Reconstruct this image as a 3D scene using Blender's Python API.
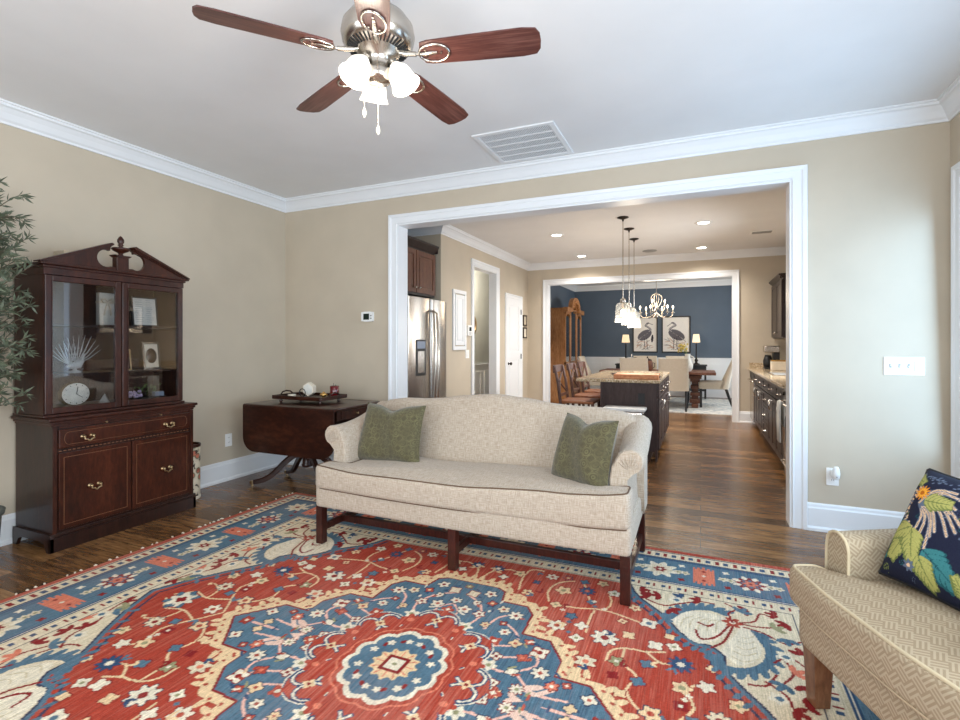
import bpy, bmesh, math, random
import numpy as np
from mathutils import Vector, Matrix
from mathutils.geometry import tessellate_polygon
random.seed(7)
PI = math.pi
sc = bpy.context.scene
for o in list(bpy.data.objects):
    bpy.data.objects.remove(o, do_unlink=True)
COL = sc.collection

# ------------------------------------------------------------------ camera
CAM_H = 1.25
cam_d = bpy.data.cameras.new('camera')
cam = bpy.data.objects.new('camera', cam_d)
COL.objects.link(cam)
cam.location = (0, 0, CAM_H)
cam.rotation_euler = (PI / 2, 0, math.atan(220.5 / 503))
cam_d.sensor_width = 36
cam_d.lens = 36 * 503 / 960
cam_d.shift_y = -16 / 960
cam_d.clip_start = 0.02
sc.camera = cam

# ------------------------------------------------------------------ exposure
sc.view_settings.view_transform = 'Standard'
sc.view_settings.look = 'None'
sc.view_settings.gamma = 1
sc.view_settings.use_curve_mapping = False
sc.view_settings.exposure = 0.0

# ------------------------------------------------------------------ daylight
world = bpy.data.worlds.new('world')
sc.world = world
world.use_nodes = True
bg = world.node_tree.nodes['Background']
bg.inputs[0].default_value = (0.72, 0.86, 1.0, 1)
bg.inputs[1].default_value = 1.6

def area(name, loc, target, sx, sy, energy, col, spread=PI):
    l = bpy.data.lights.new(name, 'AREA')
    l.shape = 'RECTANGLE'; l.size = sx; l.size_y = sy
    l.energy = energy; l.color = col; l.spread = spread
    o = bpy.data.objects.new(name, l)
    o.location = loc
    o.rotation_euler = (Vector(target) - Vector(loc)).to_track_quat('-Z', 'Z').to_euler()
    COL.objects.link(o)
    return o

# windows of the living room: two behind the camera, one on the right
area('daylight_rear_window', (-2.5, -1.52, 1.35), (-2.5, 2, 1.3), 1.5, 1.9, 42, (0.86, 0.93, 1.0))
area('daylight_rear_window', (-0.2, -1.52, 1.35), (-0.2, 2, 1.3), 1.5, 1.9, 62, (0.86, 0.93, 1.0))
area('daylight_side_window', (1.36, 3.05, 1.30), (-2, 3.05, 1.2), 1.5, 1.8, 36, (0.44, 0.70, 1.0))
area('daylight_side_window', (1.36, 0.35, 1.30), (-2, 0.8, 1.2), 1.7, 1.8, 95, (0.80, 0.91, 1.0))
# kitchen window over the sink, and an unseen dining window added for its light
area('daylight_kitchen_window', (1.28, 6.8, 1.6), (-2, 6.8, 0.6), 1.2, 0.9, 34, (0.86, 0.93, 1.0), 2.3)
hl = bpy.data.lights.new('hall_fill_light', 'POINT'); hl.energy = 55; hl.color = (1, .95, .88); hl.shadow_soft_size = .15  # added point light without a fixture, brightens the hall behind the doorway
hlo = bpy.data.objects.new('hall_fill_light', hl); COL.objects.link(hlo); hlo.location = (-3.55, 8.3, 2.45)
area('added_dining_daylight', (1.55, 11.0, 1.5), (-2, 11.0, 1.0), 1.6, 1.5, 50, (0.86, 0.94, 1.0))

# ------------------------------------------------------------------ materials
def srgb(r, g, b):
    def c(v):
        v /= 255.0
        return v / 12.92 if v <= 0.04045 else ((v + 0.055) / 1.055) ** 2.4
    return (c(r), c(g), c(b))

class NT:
    def __init__(s, name):
        s.m = bpy.data.materials.new(name); s.m.use_nodes = True
        s.n = s.m.node_tree.nodes; s.l = s.m.node_tree.links
        s.b = s.n['Principled BSDF']; s.out = s.n['Material Output']
    def new(s, t, **kw):
        n = s.n.new(t)
        for k, v in kw.items():
            if k.startswith('_'): setattr(n, k[1:], v)
            else: n.inputs[k].default_value = v
        return n
    def link(s, a, b): s.l.new(a, b)
    def coords(s, kind='Object', scale=(1, 1, 1), rot=(0, 0, 0)):
        t = s.n.new('ShaderNodeTexCoord'); m = s.n.new('ShaderNodeMapping')
        m.inputs['Scale'].default_value = scale; m.inputs['Rotation'].default_value = rot
        s.l.new(t.outputs[kind], m.inputs['Vector']); return m.outputs['Vector']
    def noise(s, vec, scale, detail=3, rough=0.5):
        n = s.new('ShaderNodeTexNoise', Scale=scale, Detail=detail, Roughness=rough)
        s.link(vec, n.inputs['Vector']); return n.outputs['Fac']
    def ramp(s, fac, stops):
        r = s.n.new('ShaderNodeValToRGB'); e = r.color_ramp.elements
        while len(e) < len(stops): e.new(0.5)
        for i, (p, c) in enumerate(stops):
            e[i].position = p; e[i].color = (*c, 1) if len(c) == 3 else c
        s.link(fac, r.inputs['Fac']); return r.outputs['Color']
    def math(s, op, a, b=None, c=None):
        n = s.n.new('ShaderNodeMath'); n.operation = op
        for i, v in enumerate((a, b, c)):
            if v is None: continue
            if isinstance(v, (int, float)): n.inputs[i].default_value = v
            else: s.link(v, n.inputs[i])
        return n.outputs[0]
    def mix(s, fac, a, b, mode='MIX'):
        n = s.n.new('ShaderNodeMix'); n.data_type = 'RGBA'; n.blend_type = mode
        for inp, v in ((n.inputs['Factor'], fac), (n.inputs['A'], a), (n.inputs['B'], b)):
            if isinstance(v, (int, float)): inp.default_value = v
            elif isinstance(v, tuple): inp.default_value = (*v, 1) if len(v) == 3 else v
            else: s.link(v, inp)
        return n.outputs['Result']
    def bump(s, h, strength=0.2, dist=0.01):
        n = s.new('ShaderNodeBump', Strength=strength, Distance=dist)
        s.link(h, n.inputs['Height']); s.link(n.outputs['Normal'], s.b.inputs['Normal'])
    def base(s, c):
        if isinstance(c, tuple): s.b.inputs['Base Color'].default_value = (*c[:3], 1)
        else: s.link(c, s.b.inputs['Base Color'])
    def set(s, **kw):
        for k, v in kw.items(): s.b.inputs[k.replace('_', ' ')].default_value = v

def paint(name, c, rough=0.6, var=0.04):
    t = NT(name); v = t.coords()
    n = t.noise(v, 3.0, 4)
    c1 = tuple(x * (1 - var) for x in c); c2 = tuple(min(1, x * (1 + var)) for x in c)
    t.base(t.ramp(n, [(0.3, c1), (0.7, c2)]))
    t.set(Roughness=rough)
    t.bump(t.noise(v, 180, 2), 0.04, 0.002)
    return t.m

def plain(name, c, rough=0.5, metal=0.0, var=0.06, scale=20, coat=0.0, spec=None):
    t = NT(name); v = t.coords()
    n = t.noise(v, scale, 3)
    c1 = tuple(x * (1 - var) for x in c); c2 = tuple(min(1, x * (1 + var)) for x in c)
    t.base(t.ramp(n, [(0.3, c1), (0.7, c2)]))
    t.set(Roughness=rough, Metallic=metal)
    if coat: t.b.inputs['Coat Weight'].default_value = coat
    if spec is not None: t.b.inputs['Specular IOR Level'].default_value = spec
    return t.m

def wood(name, dark, mid, light, rough=0.3, scale=(1, 1, 1), coat=0.3, gscale=6, rot=(0, 0, 0), fine=None):
    t = NT(name); v = t.coords(scale=scale, rot=rot)
    a = t.noise(v, gscale, 5, 0.6)
    sc2 = (scale[0] * 6, scale[1] * 6, scale[2] * 6) if fine is None else fine
    w = t.noise(t.coords(scale=sc2, rot=rot), gscale * 1.2, 4, 0.65)
    f = t.math('ADD', t.math('MULTIPLY', a, 0.45), t.math('MULTIPLY', w, 0.55))
    t.base(t.ramp(f, [(0.32, dark), (0.5, mid), (0.70, light)]))
    t.set(Roughness=rough)
    t.b.inputs['Coat Weight'].default_value = coat
    t.b.inputs['Coat Roughness'].default_value = 0.15
    t.b.inputs['Specular IOR Level'].default_value = 0.28
    t.bump(f, 0.05, 0.003)
    return t.m

def emis(name, c, strength, base=(0.8, 0.8, 0.8)):
    t = NT(name); t.base(base)
    t.b.inputs['Emission Color'].default_value = (*c, 1)
    t.b.inputs['Emission Strength'].default_value = strength
    t.set(Roughness=0.4)
    return t.m

def glassy(name, tint=(1, 1, 1), refl=1.0, opaque=0.0):
    t = NT(name)
    tr = t.n.new('ShaderNodeBsdfTransparent'); tr.inputs[0].default_value = (*tint, 1)
    gl = t.n.new('ShaderNodeBsdfGlossy'); gl.inputs['Roughness'].default_value = 0.02
    fr = t.new('ShaderNodeFresnel', IOR=1.5)
    mx = t.n.new('ShaderNodeMixShader')
    f = t.math('ADD', t.math('MULTIPLY', fr.outputs[0], refl), opaque)
    t.link(f, mx.inputs[0]); t.link(tr.outputs[0], mx.inputs[1]); t.link(gl.outputs[0], mx.inputs[2])
    t.link(mx.outputs[0], t.out.inputs['Surface'])
    return t.m

def vcol(name, rough=0.8, streak=False, bump=0.3, sheen=0.0):
    t = NT(name)
    a = t.n.new('ShaderNodeVertexColor'); a.layer_name = 'pattern'
    col = a.outputs['Color']
    v = t.coords()
    if streak:
        v2 = t.coords(scale=(38, 1.1, 1))
        n1 = t.noise(v2, 3.0, 3, 0.65)
        big = t.noise(v, 1.3, 2)
        f = t.math('MULTIPLY', t.ramp(t.math('ADD', n1, t.math('MULTIPLY', t.math('SUBTRACT', big, 0.5), 0.9)), [(0.50, (0, 0, 0)), (0.62, (1, 1, 1))]), 0.10)
        col = t.mix(f, col, (0.60, 0.36, 0.29))
        n2 = t.noise(t.coords(scale=(60, 3, 1)), 4.0, 2, 0.6)
        col = t.mix(1.0, col, t.ramp(n2, [(0.3, (0.78, 0.78, 0.78)), (0.7, (1.15, 1.15, 1.15))]), 'MULTIPLY')
    n = t.noise(v, 260, 2, 0.7)
    col = t.mix(1.0, col, t.ramp(n, [(0.25, (0.8, 0.8, 0.8)), (0.75, (1.15, 1.15, 1.15))]), 'MULTIPLY')
    t.base(col); t.set(Roughness=rough); t.b.inputs['Specular IOR Level'].default_value = 0.15
    t.b.inputs['Sheen Weight'].default_value = sheen
    t.bump(n, bump, 0.004)
    return t.m

M = {}
M['wall'] = paint('wall_beige', srgb(194, 181, 161))
M['wall_blue'] = paint('wall_slate_blue', srgb(82, 96, 112))
M['wall_grey'] = paint('wall_hall_grey', srgb(178, 178, 168))
M['ceiling'] = paint('ceiling_white', srgb(232, 232, 232), 0.8, 0.02)
M['trim'] = paint('trim_white', srgb(232, 234, 236), 0.35, 0.015)
M['mahogany'] = wood('mahogany', srgb(30, 13, 8), srgb(54, 24, 14), srgb(78, 39, 24), 0.34, (1, 1, 0.25), 0.15, 7)
M['mahogany_flat'] = wood('mahogany_flame', srgb(34, 14, 8), srgb(58, 26, 15), srgb(82, 40, 24), 0.3, (1.6, 1.6, 0.5), 0.2, 5)
M['mahogany_dark'] = wood('mahogany_side', srgb(22, 10, 8), srgb(40, 20, 14), srgb(58, 32, 22), 0.35, (1, 1, 0.25), 0.3, 7)
M['leg_wood'] = wood('dark_leg_wood', srgb(34, 12, 10), srgb(54, 22, 16), srgb(76, 34, 24), 0.35, (1, 1, 0.3), 0.3, 9)
M['table_wood'] = wood('drop_leaf_wood', srgb(26, 12, 8), srgb(48, 23, 15), srgb(74, 40, 26), 0.3, (0.5, 1, 1.0), 0.25, 4)
M['inlay'] = plain('inlay_line', srgb(112, 70, 44), 0.4)
M['brass'] = plain('antique_brass', srgb(196, 170, 130), 0.28, 1.0)
M['nickel'] = plain('brushed_nickel', srgb(196, 188, 178), 0.25, 1.0)
M['dark_metal'] = plain('dark_bronze', srgb(48, 42, 38), 0.4, 0.8)
M['blade'] = wood('fan_blade_walnut', srgb(50, 27, 25), srgb(84, 48, 43), srgb(118, 80, 72), 0.35, (0.5, 4, 4), 0.15, 5, fine=(1.2, 30, 30))
M['white_plastic'] = plain('white_plastic', srgb(238, 238, 236), 0.35, var=0.02)
M['grey_plastic'] = plain('grey_plastic', srgb(150, 152, 150), 0.4, var=0.02)
M['black'] = plain('matte_black', srgb(22, 22, 24), 0.45)
M['screen'] = plain('lcd_dark', srgb(34, 46, 40), 0.2)
M['steel'] = NT('stainless_steel')
def _steel():
    t = M['steel']; v = t.coords(scale=(60, 60, 0.6))
    n = t.noise(v, 4, 3)
    t.base(t.ramp(n, [(0.3, srgb(176, 168, 160)), (0.7, srgb(206, 198, 190))]))
    t.set(Roughness=0.24, Metallic=1.0)
    return t.m
M['steel'] = _steel()
M['espresso'] = wood('espresso_cabinet', srgb(26, 18, 18), srgb(40, 29, 28), srgb(54, 41, 39), 0.4, (1.5, 1.5, 0.3), 0.15, 8)
M['espresso_lit'] = wood('espresso_cabinet_lit', srgb(50, 38, 36), srgb(68, 53, 51), srgb(84, 68, 65), 0.45, (2.5, 2.5, 0.3), 0.05, 8)  # same wood as the cabinets, light on the island put into a paler colour
M['cherry'] = wood('cherry_cabinet', srgb(62, 34, 24), srgb(92, 54, 38), srgb(120, 76, 54), 0.35, (1.5, 1.5, 0.3), 0.2, 8)
M['oak'] = wood('honey_oak', srgb(128, 82, 48), srgb(164, 112, 68), srgb(196, 146, 98), 0.4, (1.4, 1.4, 0.25), 0.2, 6)
M['chair_wood'] = wood('stool_wood', srgb(62, 38, 30), srgb(92, 62, 52), srgb(126, 94, 82), 0.4, (1, 1, 0.4), 0.2, 9)
M['seat_wood'] = wood('stool_seat_wood', srgb(120, 68, 42), srgb(158, 98, 64), srgb(186, 126, 90), 0.35, (0.6, 2, 1), 0.3, 6)
M['board_wood'] = wood('cutting_board_wood', srgb(160, 94, 56), srgb(196, 130, 88), srgb(220, 164, 120), 0.45, (0.6, 3, 1), 0.1, 6)
M['rustic'] = wood('rustic_table', srgb(76, 44, 32), srgb(112, 70, 52), srgb(146, 98, 74), 0.45, (0.6, 2, 1), 0.1, 6)
M['linen'] = plain('dining_linen', srgb(196, 182, 160), 0.9, scale=90, var=0.12)
M['paper'] = plain('paper', srgb(224, 222, 214), 0.8, scale=30, var=0.06)
M['cream'] = plain('cream_stone', srgb(226, 216, 198), 0.6)
M['pot'] = plain('grey_pot', srgb(88, 90, 84), 0.75, var=0.2, scale=14)
M['soil'] = plain('soil', srgb(52, 40, 30), 0.95, var=0.3, scale=60)
M['bark'] = plain('bark', srgb(92, 82, 66), 0.9, var=0.25, scale=40)
M['leaf'] = plain('olive_leaf', srgb(88, 96, 76), 0.6, var=0.3, scale=9)
M['green_leaf'] = plain('green_leaf', srgb(98, 120, 62), 0.6, var=0.3, scale=30)
M['red_glass'] = plain('dark_red_glass', srgb(98, 14, 20), 0.12, coat=0.6)
M['gold'] = plain('gold', srgb(216, 172, 104), 0.25, 0.9)
M['glass'] = glassy('clear_glass')
M['cab_glass'] = glassy('cabinet_glass', (0.97, 0.97, 0.97), 1.9, 0.02)
M['frosted'] = NT('crystal')
def _cr():
    t = M['frosted']; t.base((0.9, 0.94, 0.95)); t.set(Roughness=0.12, IOR=1.45)
    t.b.inputs['Transmission Weight'].default_value = 0.55
    return t.m
M['frosted'] = _cr()
M['shade_lit'] = emis('lit_glass_shade', (1.0, 0.86, 0.68), 0.85, (0.95, 0.93, 0.9))
M['can_lit'] = emis('lit_can_light', (1.0, 0.93, 0.82), 14.0)
M['bulb'] = emis('candle_bulb', (1.0, 0.84, 0.62), 9.0)
M['lamp_shade'] = emis('lit_lamp_shade', (1.0, 0.68, 0.30), 0.55, (0.85, 0.78, 0.62))

def _floor():
    t = NT('hardwood_floor')
    v = t.coords()
    b = t.n.new('ShaderNodeTexBrick'); b.offset = 0.37
    b.inputs['Scale'].default_value = 1.0; b.inputs['Brick Width'].default_value = 1.15
    b.inputs['Row Height'].default_value = 0.125; b.inputs['Mortar Size'].default_value = 0.0022
    b.inputs['Color1'].default_value = (0, 0, 0, 1); b.inputs['Color2'].default_value = (1, 1, 1, 1)
    b.inputs['Mortar'].default_value = (0.5, 0.5, 0.5, 1)
    t.link(v, b.inputs['Vector'])
    g = t.noise(t.coords(scale=(1.2, 9, 1)), 5, 6, 0.62)
    g2 = t.noise(v, 2.2, 3)
    f = t.math('ADD', t.math('MULTIPLY', g, 0.7), t.math('ADD', t.math('MULTIPLY', b.outputs['Color'], 0.22), t.math('MULTIPLY', g2, 0.16)))
    c = t.ramp(f, [(0.32, srgb(54, 33, 20)), (0.52, srgb(104, 71, 42)), (0.76, srgb(164, 120, 76))])
    c = t.mix(b.outputs['Fac'], c, srgb(26, 16, 11))
    t.base(c)
    t.link(t.math('ADD', t.math('MULTIPLY', g, 0.14), 0.17), t.b.inputs['Roughness'])
    h = t.math('SUBTRACT', t.math('MULTIPLY', g, 0.35), b.outputs['Fac'])
    t.bump(h, 0.18, 0.003)
    return t.m
M['floor'] = _floor()

def _weave(name, c1, c2, scale, bump=0.35):
    t = NT(name)
    u = t.coords('UV')
    sx = t.n.new('ShaderNodeSeparateXYZ'); t.link(u, sx.inputs[0])
    def th(ax, k, w):
        n = t.new('ShaderNodeTexNoise', Scale=1.0, Detail=2.0)
        cm = t.n.new('ShaderNodeMapping'); cm.inputs['Scale'].default_value = k
        t.link(u, cm.inputs['Vector']); t.link(cm.outputs[0], n.inputs['Vector'])
        return n.outputs['Fac']
    a = th('X', (scale, scale * 0.08, 1), 1); b = th('Y', (scale * 0.08, scale, 1), 1)
    f = t.math('ADD', t.math('MULTIPLY', a, 0.5), t.math('MULTIPLY', b, 0.5))
    fine = t.noise(u, scale * 2.2, 2)
    f2 = t.math('ADD', t.math('MULTIPLY', f, 0.7), t.math('MULTIPLY', fine, 0.3))
    t.base(t.ramp(f2, [(0.40, c1), (0.60, c2)]))
    t.set(Roughness=0.92); t.b.inputs['Specular IOR Level'].default_value = 0.2
    t.b.inputs['Sheen Weight'].default_value = 0.15
    t.bump(f2, bump, 0.004)
    return t.m
M['sofa'] = _weave('oatmeal_linen', srgb(158, 141, 122), srgb(196, 183, 167), 300)
M['piping'] = plain('sofa_piping', srgb(96, 74, 56), 0.8)
M['linen_weave'] = _weave('dining_weave', srgb(190, 178, 160), srgb(212, 202, 186), 300)

def _basket():
    # interlocking blocks of parallel diagonal lines
    t = NT('basketweave_upholstery')
    u = t.coords('UV', rot=(0, 0, 0.70))
    s = t.n.new('ShaderNodeSeparateXYZ'); t.link(u, s.inputs[0])
    S = 31.0
    x = t.math('MULTIPLY', s.outputs['X'], S); y = t.math('MULTIPLY', s.outputs['Y'], S)
    fx = t.math('FLOOR', x); fy = t.math('FLOOR', y)
    chk = t.math('MODULO', t.math('ABSOLUTE', t.math('ADD', fx, fy)), 2.0)
    lx = t.math('GREATER_THAN', t.math('FRACT', t.math('MULTIPLY', x, 3.0)), 0.52)
    ly = t.math('GREATER_THAN', t.math('FRACT', t.math('MULTIPLY', y, 3.0)), 0.52)
    f = t.math('ADD', t.math('MULTIPLY', lx, chk), t.math('MULTIPLY', ly, t.math('SUBTRACT', 1.0, chk)))
    n = t.noise(t.coords('UV'), 420, 2)
    f2 = t.math('ADD', t.math('MULTIPLY', f, 0.75), t.math('MULTIPLY', n, 0.5))
    t.base(t.ramp(f2, [(0.2, srgb(152, 134, 110)), (1.0, srgb(178, 163, 139))]))
    t.set(Roughness=0.85); t.b.inputs['Specular IOR Level'].default_value = 0.2
    t.bump(f2, 0.3, 0.003)
    return t.m
M['basket'] = _basket()
M['chair_piping'] = plain('chair_piping', srgb(194, 178, 148), 0.8)
M['chair_leg'] = wood('chair_leg_wood', srgb(78, 48, 30), srgb(110, 72, 48), srgb(138, 98, 68), 0.35, (1, 1, 0.3), 0.3, 8)

def _green():
    t = NT('olive_green_velvet')
    u = t.coords('UV')
    s = t.n.new('ShaderNodeSeparateXYZ'); t.link(u, s.inputs[0])
    S = 17.0
    x = t.math('SUBTRACT', t.math('FRACT', t.math('MULTIPLY', s.outputs['X'], S)), 0.5)
    y = t.math('SUBTRACT', t.math('FRACT', t.math('MULTIPLY', s.outputs['Y'], S)), 0.5)
    r = t.math('SQRT', t.math('ADD', t.math('MULTIPLY', x, x), t.math('MULTIPLY', y, y)))
    ring = t.math('COMPARE', r, 0.34, 0.05)
    ring2 = t.math('COMPARE', r, 0.13, 0.05)
    dia = t.math('COMPARE', t.math('ADD', t.math('ABSOLUTE', x), t.math('ABSOLUTE', y)), 0.62, 0.06)
    f = t.math('MAXIMUM', t.math('MAXIMUM', ring, ring2), dia)
    worn = t.ramp(t.noise(u, 16, 3), [(0.35, (0.15, 0.15, 0.15)), (0.65, (1, 1, 1))])
    f = t.math('MULTIPLY', f, worn)
    n = t.noise(u, 40, 4, 0.7)
    c = t.ramp(n, [(0.3, srgb(62, 56, 34)), (0.7, srgb(86, 79, 50))])
    c = t.mix(t.math('MULTIPLY', f, 0.45), c, srgb(118, 114, 76))
    t.base(c); t.set(Roughness=0.85)
    t.b.inputs['Sheen Weight'].default_value = 0.35
    t.bump(t.math('ADD', f, n), 0.25, 0.003)
    return t.m
M['green'] = _green()

def _granite():
    t = NT('granite_counter')
    v = t.coords()
    vo = t.new('ShaderNodeTexVoronoi', Scale=70.0); t.link(v, vo.inputs['Vector'])
    n = t.noise(v, 38, 4, 0.7)
    f = t.math('ADD', t.math('MULTIPLY', vo.outputs['Distance'], 0.6), t.math('MULTIPLY', n, 0.6))
    t.base(t.ramp(f, [(0.25, srgb(70, 56, 44)), (0.45, srgb(150, 126, 96)), (0.65, srgb(196, 174, 142)), (0.85, srgb(222, 208, 184))]))
    t.set(Roughness=0.12)
    return t.m
M['granite'] = _granite()

def _dinrug():
    t = NT('faded_dining_rug')
    v = t.coords()
    n = t.noise(v, 7, 6, 0.7); n2 = t.noise(v, 45, 3)
    f = t.math('ADD', t.math('MULTIPLY', n, 0.65), t.math('MULTIPLY', n2, 0.35))
    t.base(t.ramp(f, [(0.38, srgb(132, 142, 152)), (0.5, srgb(196, 194, 188)), (0.62, srgb(224, 220, 210))]))
    t.set(Roughness=0.95)
    return t.m
M['dining_rug'] = _dinrug()

def _floral_can():
    t = NT('floral_paper')
    v = t.coords()
    vo = t.new('ShaderNodeTexVoronoi', Scale=16.0); t.link(v, vo.inputs['Vector'])
    n = t.noise(v, 22, 3)
    c = t.ramp(vo.outputs['Distance'], [(0.25, srgb(206, 120, 96)), (0.36, srgb(96, 104, 78)), (0.48, srgb(218, 206, 182)), (0.8, srgb(232, 222, 200))])
    c = t.mix(t.ramp(n, [(0.55, (0, 0, 0)), (0.6, (1, 1, 1))]), c, srgb(58, 50, 44))
    t.base(c); t.set(Roughness=0.6)
    return t.m
M['floral'] = _floral_can()

# ------------------------------------------------------------------ mesh tools
class MB:
    def __init__(s): s.v = []; s.f = []; s.s = []
    def add(s, vs, fs, smooth=False):
        o = len(s.v); s.v += [tuple(p) for p in vs]
        for f in fs: s.f.append(tuple(i + o for i in f)); s.s.append(smooth)
        return s
    def box(s, x0, x1, y0, y1, z0, z1, bev=0.0, seg=2):
        if x0 > x1: x0, x1 = x1, x0
        if y0 > y1: y0, y1 = y1, y0
        if z0 > z1: z0, z1 = z1, z0
        if bev <= 0:
            vs = [(x0, y0, z0), (x1, y0, z0), (x1, y1, z0), (x0, y1, z0), (x0, y0, z1), (x1, y0, z1), (x1, y1, z1), (x0, y1, z1)]
            return s.add(vs, [(0, 3, 2, 1), (4, 5, 6, 7), (0, 1, 5, 4), (1, 2, 6, 5), (2, 3, 7, 6), (3, 0, 4, 7)])
        bm = bmesh.new(); bmesh.ops.create_cube(bm, size=1)
        for v in bm.verts:
            v.co = ((x0 + x1) / 2 + v.co.x * (x1 - x0), (y0 + y1) / 2 + v.co.y * (y1 - y0), (z0 + z1) / 2 + v.co.z * (z1 - z0))
        b = min(bev, (x1 - x0) * .49, (y1 - y0) * .49, (z1 - z0) * .49)
        bmesh.ops.bevel(bm, geom=bm.edges[:], offset=b, segments=seg, profile=0.5, affect='EDGES')
        bm.verts.index_update()
        s.add([v.co[:] for v in bm.verts], [[v.index for v in f.verts] for f in bm.faces], seg > 2)
        bm.free(); return s
    def xbox(s, mtx, sx, sy, sz, bev=0.0, seg=2):
        t = MB(); t.box(-sx / 2, sx / 2, -sy / 2, sy / 2, -sz / 2, sz / 2, bev, seg)
        o = len(s.v); s.v += [tuple(mtx @ Vector(p)) for p in t.v]
        s.f += [tuple(i + o for i in f) for f in t.f]; s.s += t.s
        return s
    def bar(s, p0, p1, w, d, bev=0.0, up=(0, 0, 1)):
        p0 = Vector(p0); p1 = Vector(p1); z = (p1 - p0).normalized(); u = Vector(up)
        if abs(z.dot(u)) > 0.98: u = Vector((0, 1, 0))
        x = u.cross(z).normalized(); y = z.cross(x)
        m = Matrix((x, y, z)).transposed().to_4x4(); m.translation = (p0 + p1) / 2
        return s.xbox(m, w, d, (p1 - p0).length, bev)
    def loft(s, rings, closed=True, caps=True, smooth=True):
        n = len(rings[0]); vs = [p for r in rings for p in r]; fs = []
        for i in range(len(rings) - 1):
            for j in range(n if closed else n - 1):
                k = (j + 1) % n
                fs.append((i * n + j, i * n + k, (i + 1) * n + k, (i + 1) * n + j))
        s.add(vs, fs, smooth)
        if caps and closed:
            for r, rev in ((rings[0], True), (rings[-1], False)):
                idx = list(range(n))
                if rev: idx = idx[::-1]
                s.add(r, [idx], False)
        return s
    def tube(s, pts, r, n=8, caps=True, flat=1.0):
        pts = [Vector(p) for p in pts]; N = len(pts)
        rr = r if isinstance(r, (list, tuple)) else [r] * N
        rings = []; prev = None
        for i, p in enumerate(pts):
            t = (pts[min(i + 1, N - 1)] - pts[max(i - 1, 0)])
            if t.length < 1e-9: t = Vector((0, 0, 1))
            t.normalize()
            if prev is None:
                a = Vector((0, 0, 1)) if abs(t.z) < 0.9 else Vector((1, 0, 0))
                x = a.cross(t).normalized()
            else:
                x = (prev - t * prev.dot(t)).normalized()
            prev = x; y = t.cross(x)
            rings.append([tuple(p + (x * math.cos(a) + y * math.sin(a) * flat) * rr[i]) for a in [2 * PI * k / n for k in range(n)]])
        return s.loft(rings, True, caps, True)
    def cyl(s, p0, p1, r0, r1=None, n=20):
        return s.tube([p0, p1], [r0, r0 if r1 is None else r1], n)
    def lathe(s, prof, c=(0, 0, 0), n=24, caps=True, axis=None):
        rings = []
        for r, z in prof:
            ring = [(r * math.cos(2 * PI * k / n), r * math.sin(2 * PI * k / n), z) for k in range(n)]
            if axis is not None: ring = [tuple(axis @ Vector(p)) for p in ring]
            rings.append([(c[0] + p[0], c[1] + p[1], c[2] + p[2]) for p in ring])
        return s.loft(rings, True, caps, True)
    def prism(s, poly, a, b, plane='xz', smooth=False):
        # polygon extruded along the remaining axis from a to b (holes not supported)
        def P(p, t):
            return {'xz': (p[0], t, p[1]), 'xy': (p[0], p[1], t), 'yz': (t, p[0], p[1])}[plane]
        n = len(poly)
        A = [P(p, a) for p in poly]; B = [P(p, b) for p in poly]
        tri = tessellate_polygon([[Vector((p[0], p[1], 0)) for p in poly]])
        s.add(A, [tuple(t) for t in tri]); s.add(B, [tuple(t)[::-1] for t in tri])
        s.add(A + B, [(i, (i + 1) % n, n + (i + 1) % n, n + i) for i in range(n)], smooth)
        return s
    def sphere(s, c, r, n=12, m=8, sz=1.0):
        prof = [(max(1e-4, r * math.sin(PI * k / m)), -r * sz * math.cos(PI * k / m)) for k in range(m + 1)]
        return s.lathe(prof, c, n, caps=False)
    def warp(s, fn):
        s.v = [tuple(fn(*p)) for p in s.v]; return s
    def build(s, name, mat, parent=None, **kw):
        me = bpy.data.meshes.new(name)
        me.from_pydata(s.v, [], s.f)
        me.polygons.foreach_set('use_smooth', s.s)
        bm = bmesh.new(); bm.from_mesh(me)
        bmesh.ops.recalc_face_normals(bm, faces=bm.faces[:])
        bm.to_mesh(me); bm.free()
        uv = me.uv_layers.new(name='UVMap')
        for p in me.polygons:
            n = p.normal; ax = max(range(3), key=lambda i: abs(n[i]))
            for li in p.loop_indices:
                c = me.vertices[me.loops[li].vertex_index].co
                uv.data[li].uv = ((c.y, c.z), (c.x, c.z), (c.x, c.y))[ax]
        me.materials.append(M[mat] if isinstance(mat, str) else mat)
        o = bpy.data.objects.new(name, me); COL.objects.link(o)
        if parent: o.parent = parent
        for k, v in kw.items(): o[k] = v
        return o

def tag(o, label, cat, group=None, kind=None):
    if label: o['label'] = label
    if cat: o['category'] = cat
    if group: o['group'] = group
    if kind: o['kind'] = kind
    return o
def thing(name, label, cat, loc=(0, 0, 0), rz=0, group=None):
    o = bpy.data.objects.new(name, None); COL.objects.link(o)
    o.location = loc; o.rotation_euler = (0, 0, rz); o.empty_display_size = 0.1
    return tag(o, label, cat, group)
def struct(name, mb, mat):
    o = mb.build(name, mat); o['kind'] = 'structure'; return o
def copy_tree(o, parent=None):
    c = o.copy(); COL.objects.link(c); c.parent = parent
    for ch in list(o.children): copy_tree(ch, c)
    return c
def smoothstep(a, b, x):
    t = min(1, max(0, (x - a) / (b - a))); return t * t * (3 - 2 * t)
def interp(pts, x):
    if x <= pts[0][0]: return pts[0][1]
    for (a, va), (b, vb) in zip(pts, pts[1:]):
        if x <= b:
            t = (x - a) / (b - a); t = t * t * (3 - 2 * t) * 0.5 + t * 0.5
            return va + (vb - va) * t
    return pts[-1][1]
def arc(cx, cy, r, a0, a1, n, ry=None):
    ry = r if ry is None else ry
    return [(cx + r * math.cos(a0 + (a1 - a0) * k / n), cy + ry * math.sin(a0 + (a1 - a0) * k / n)) for k in range(n + 1)]
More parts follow.
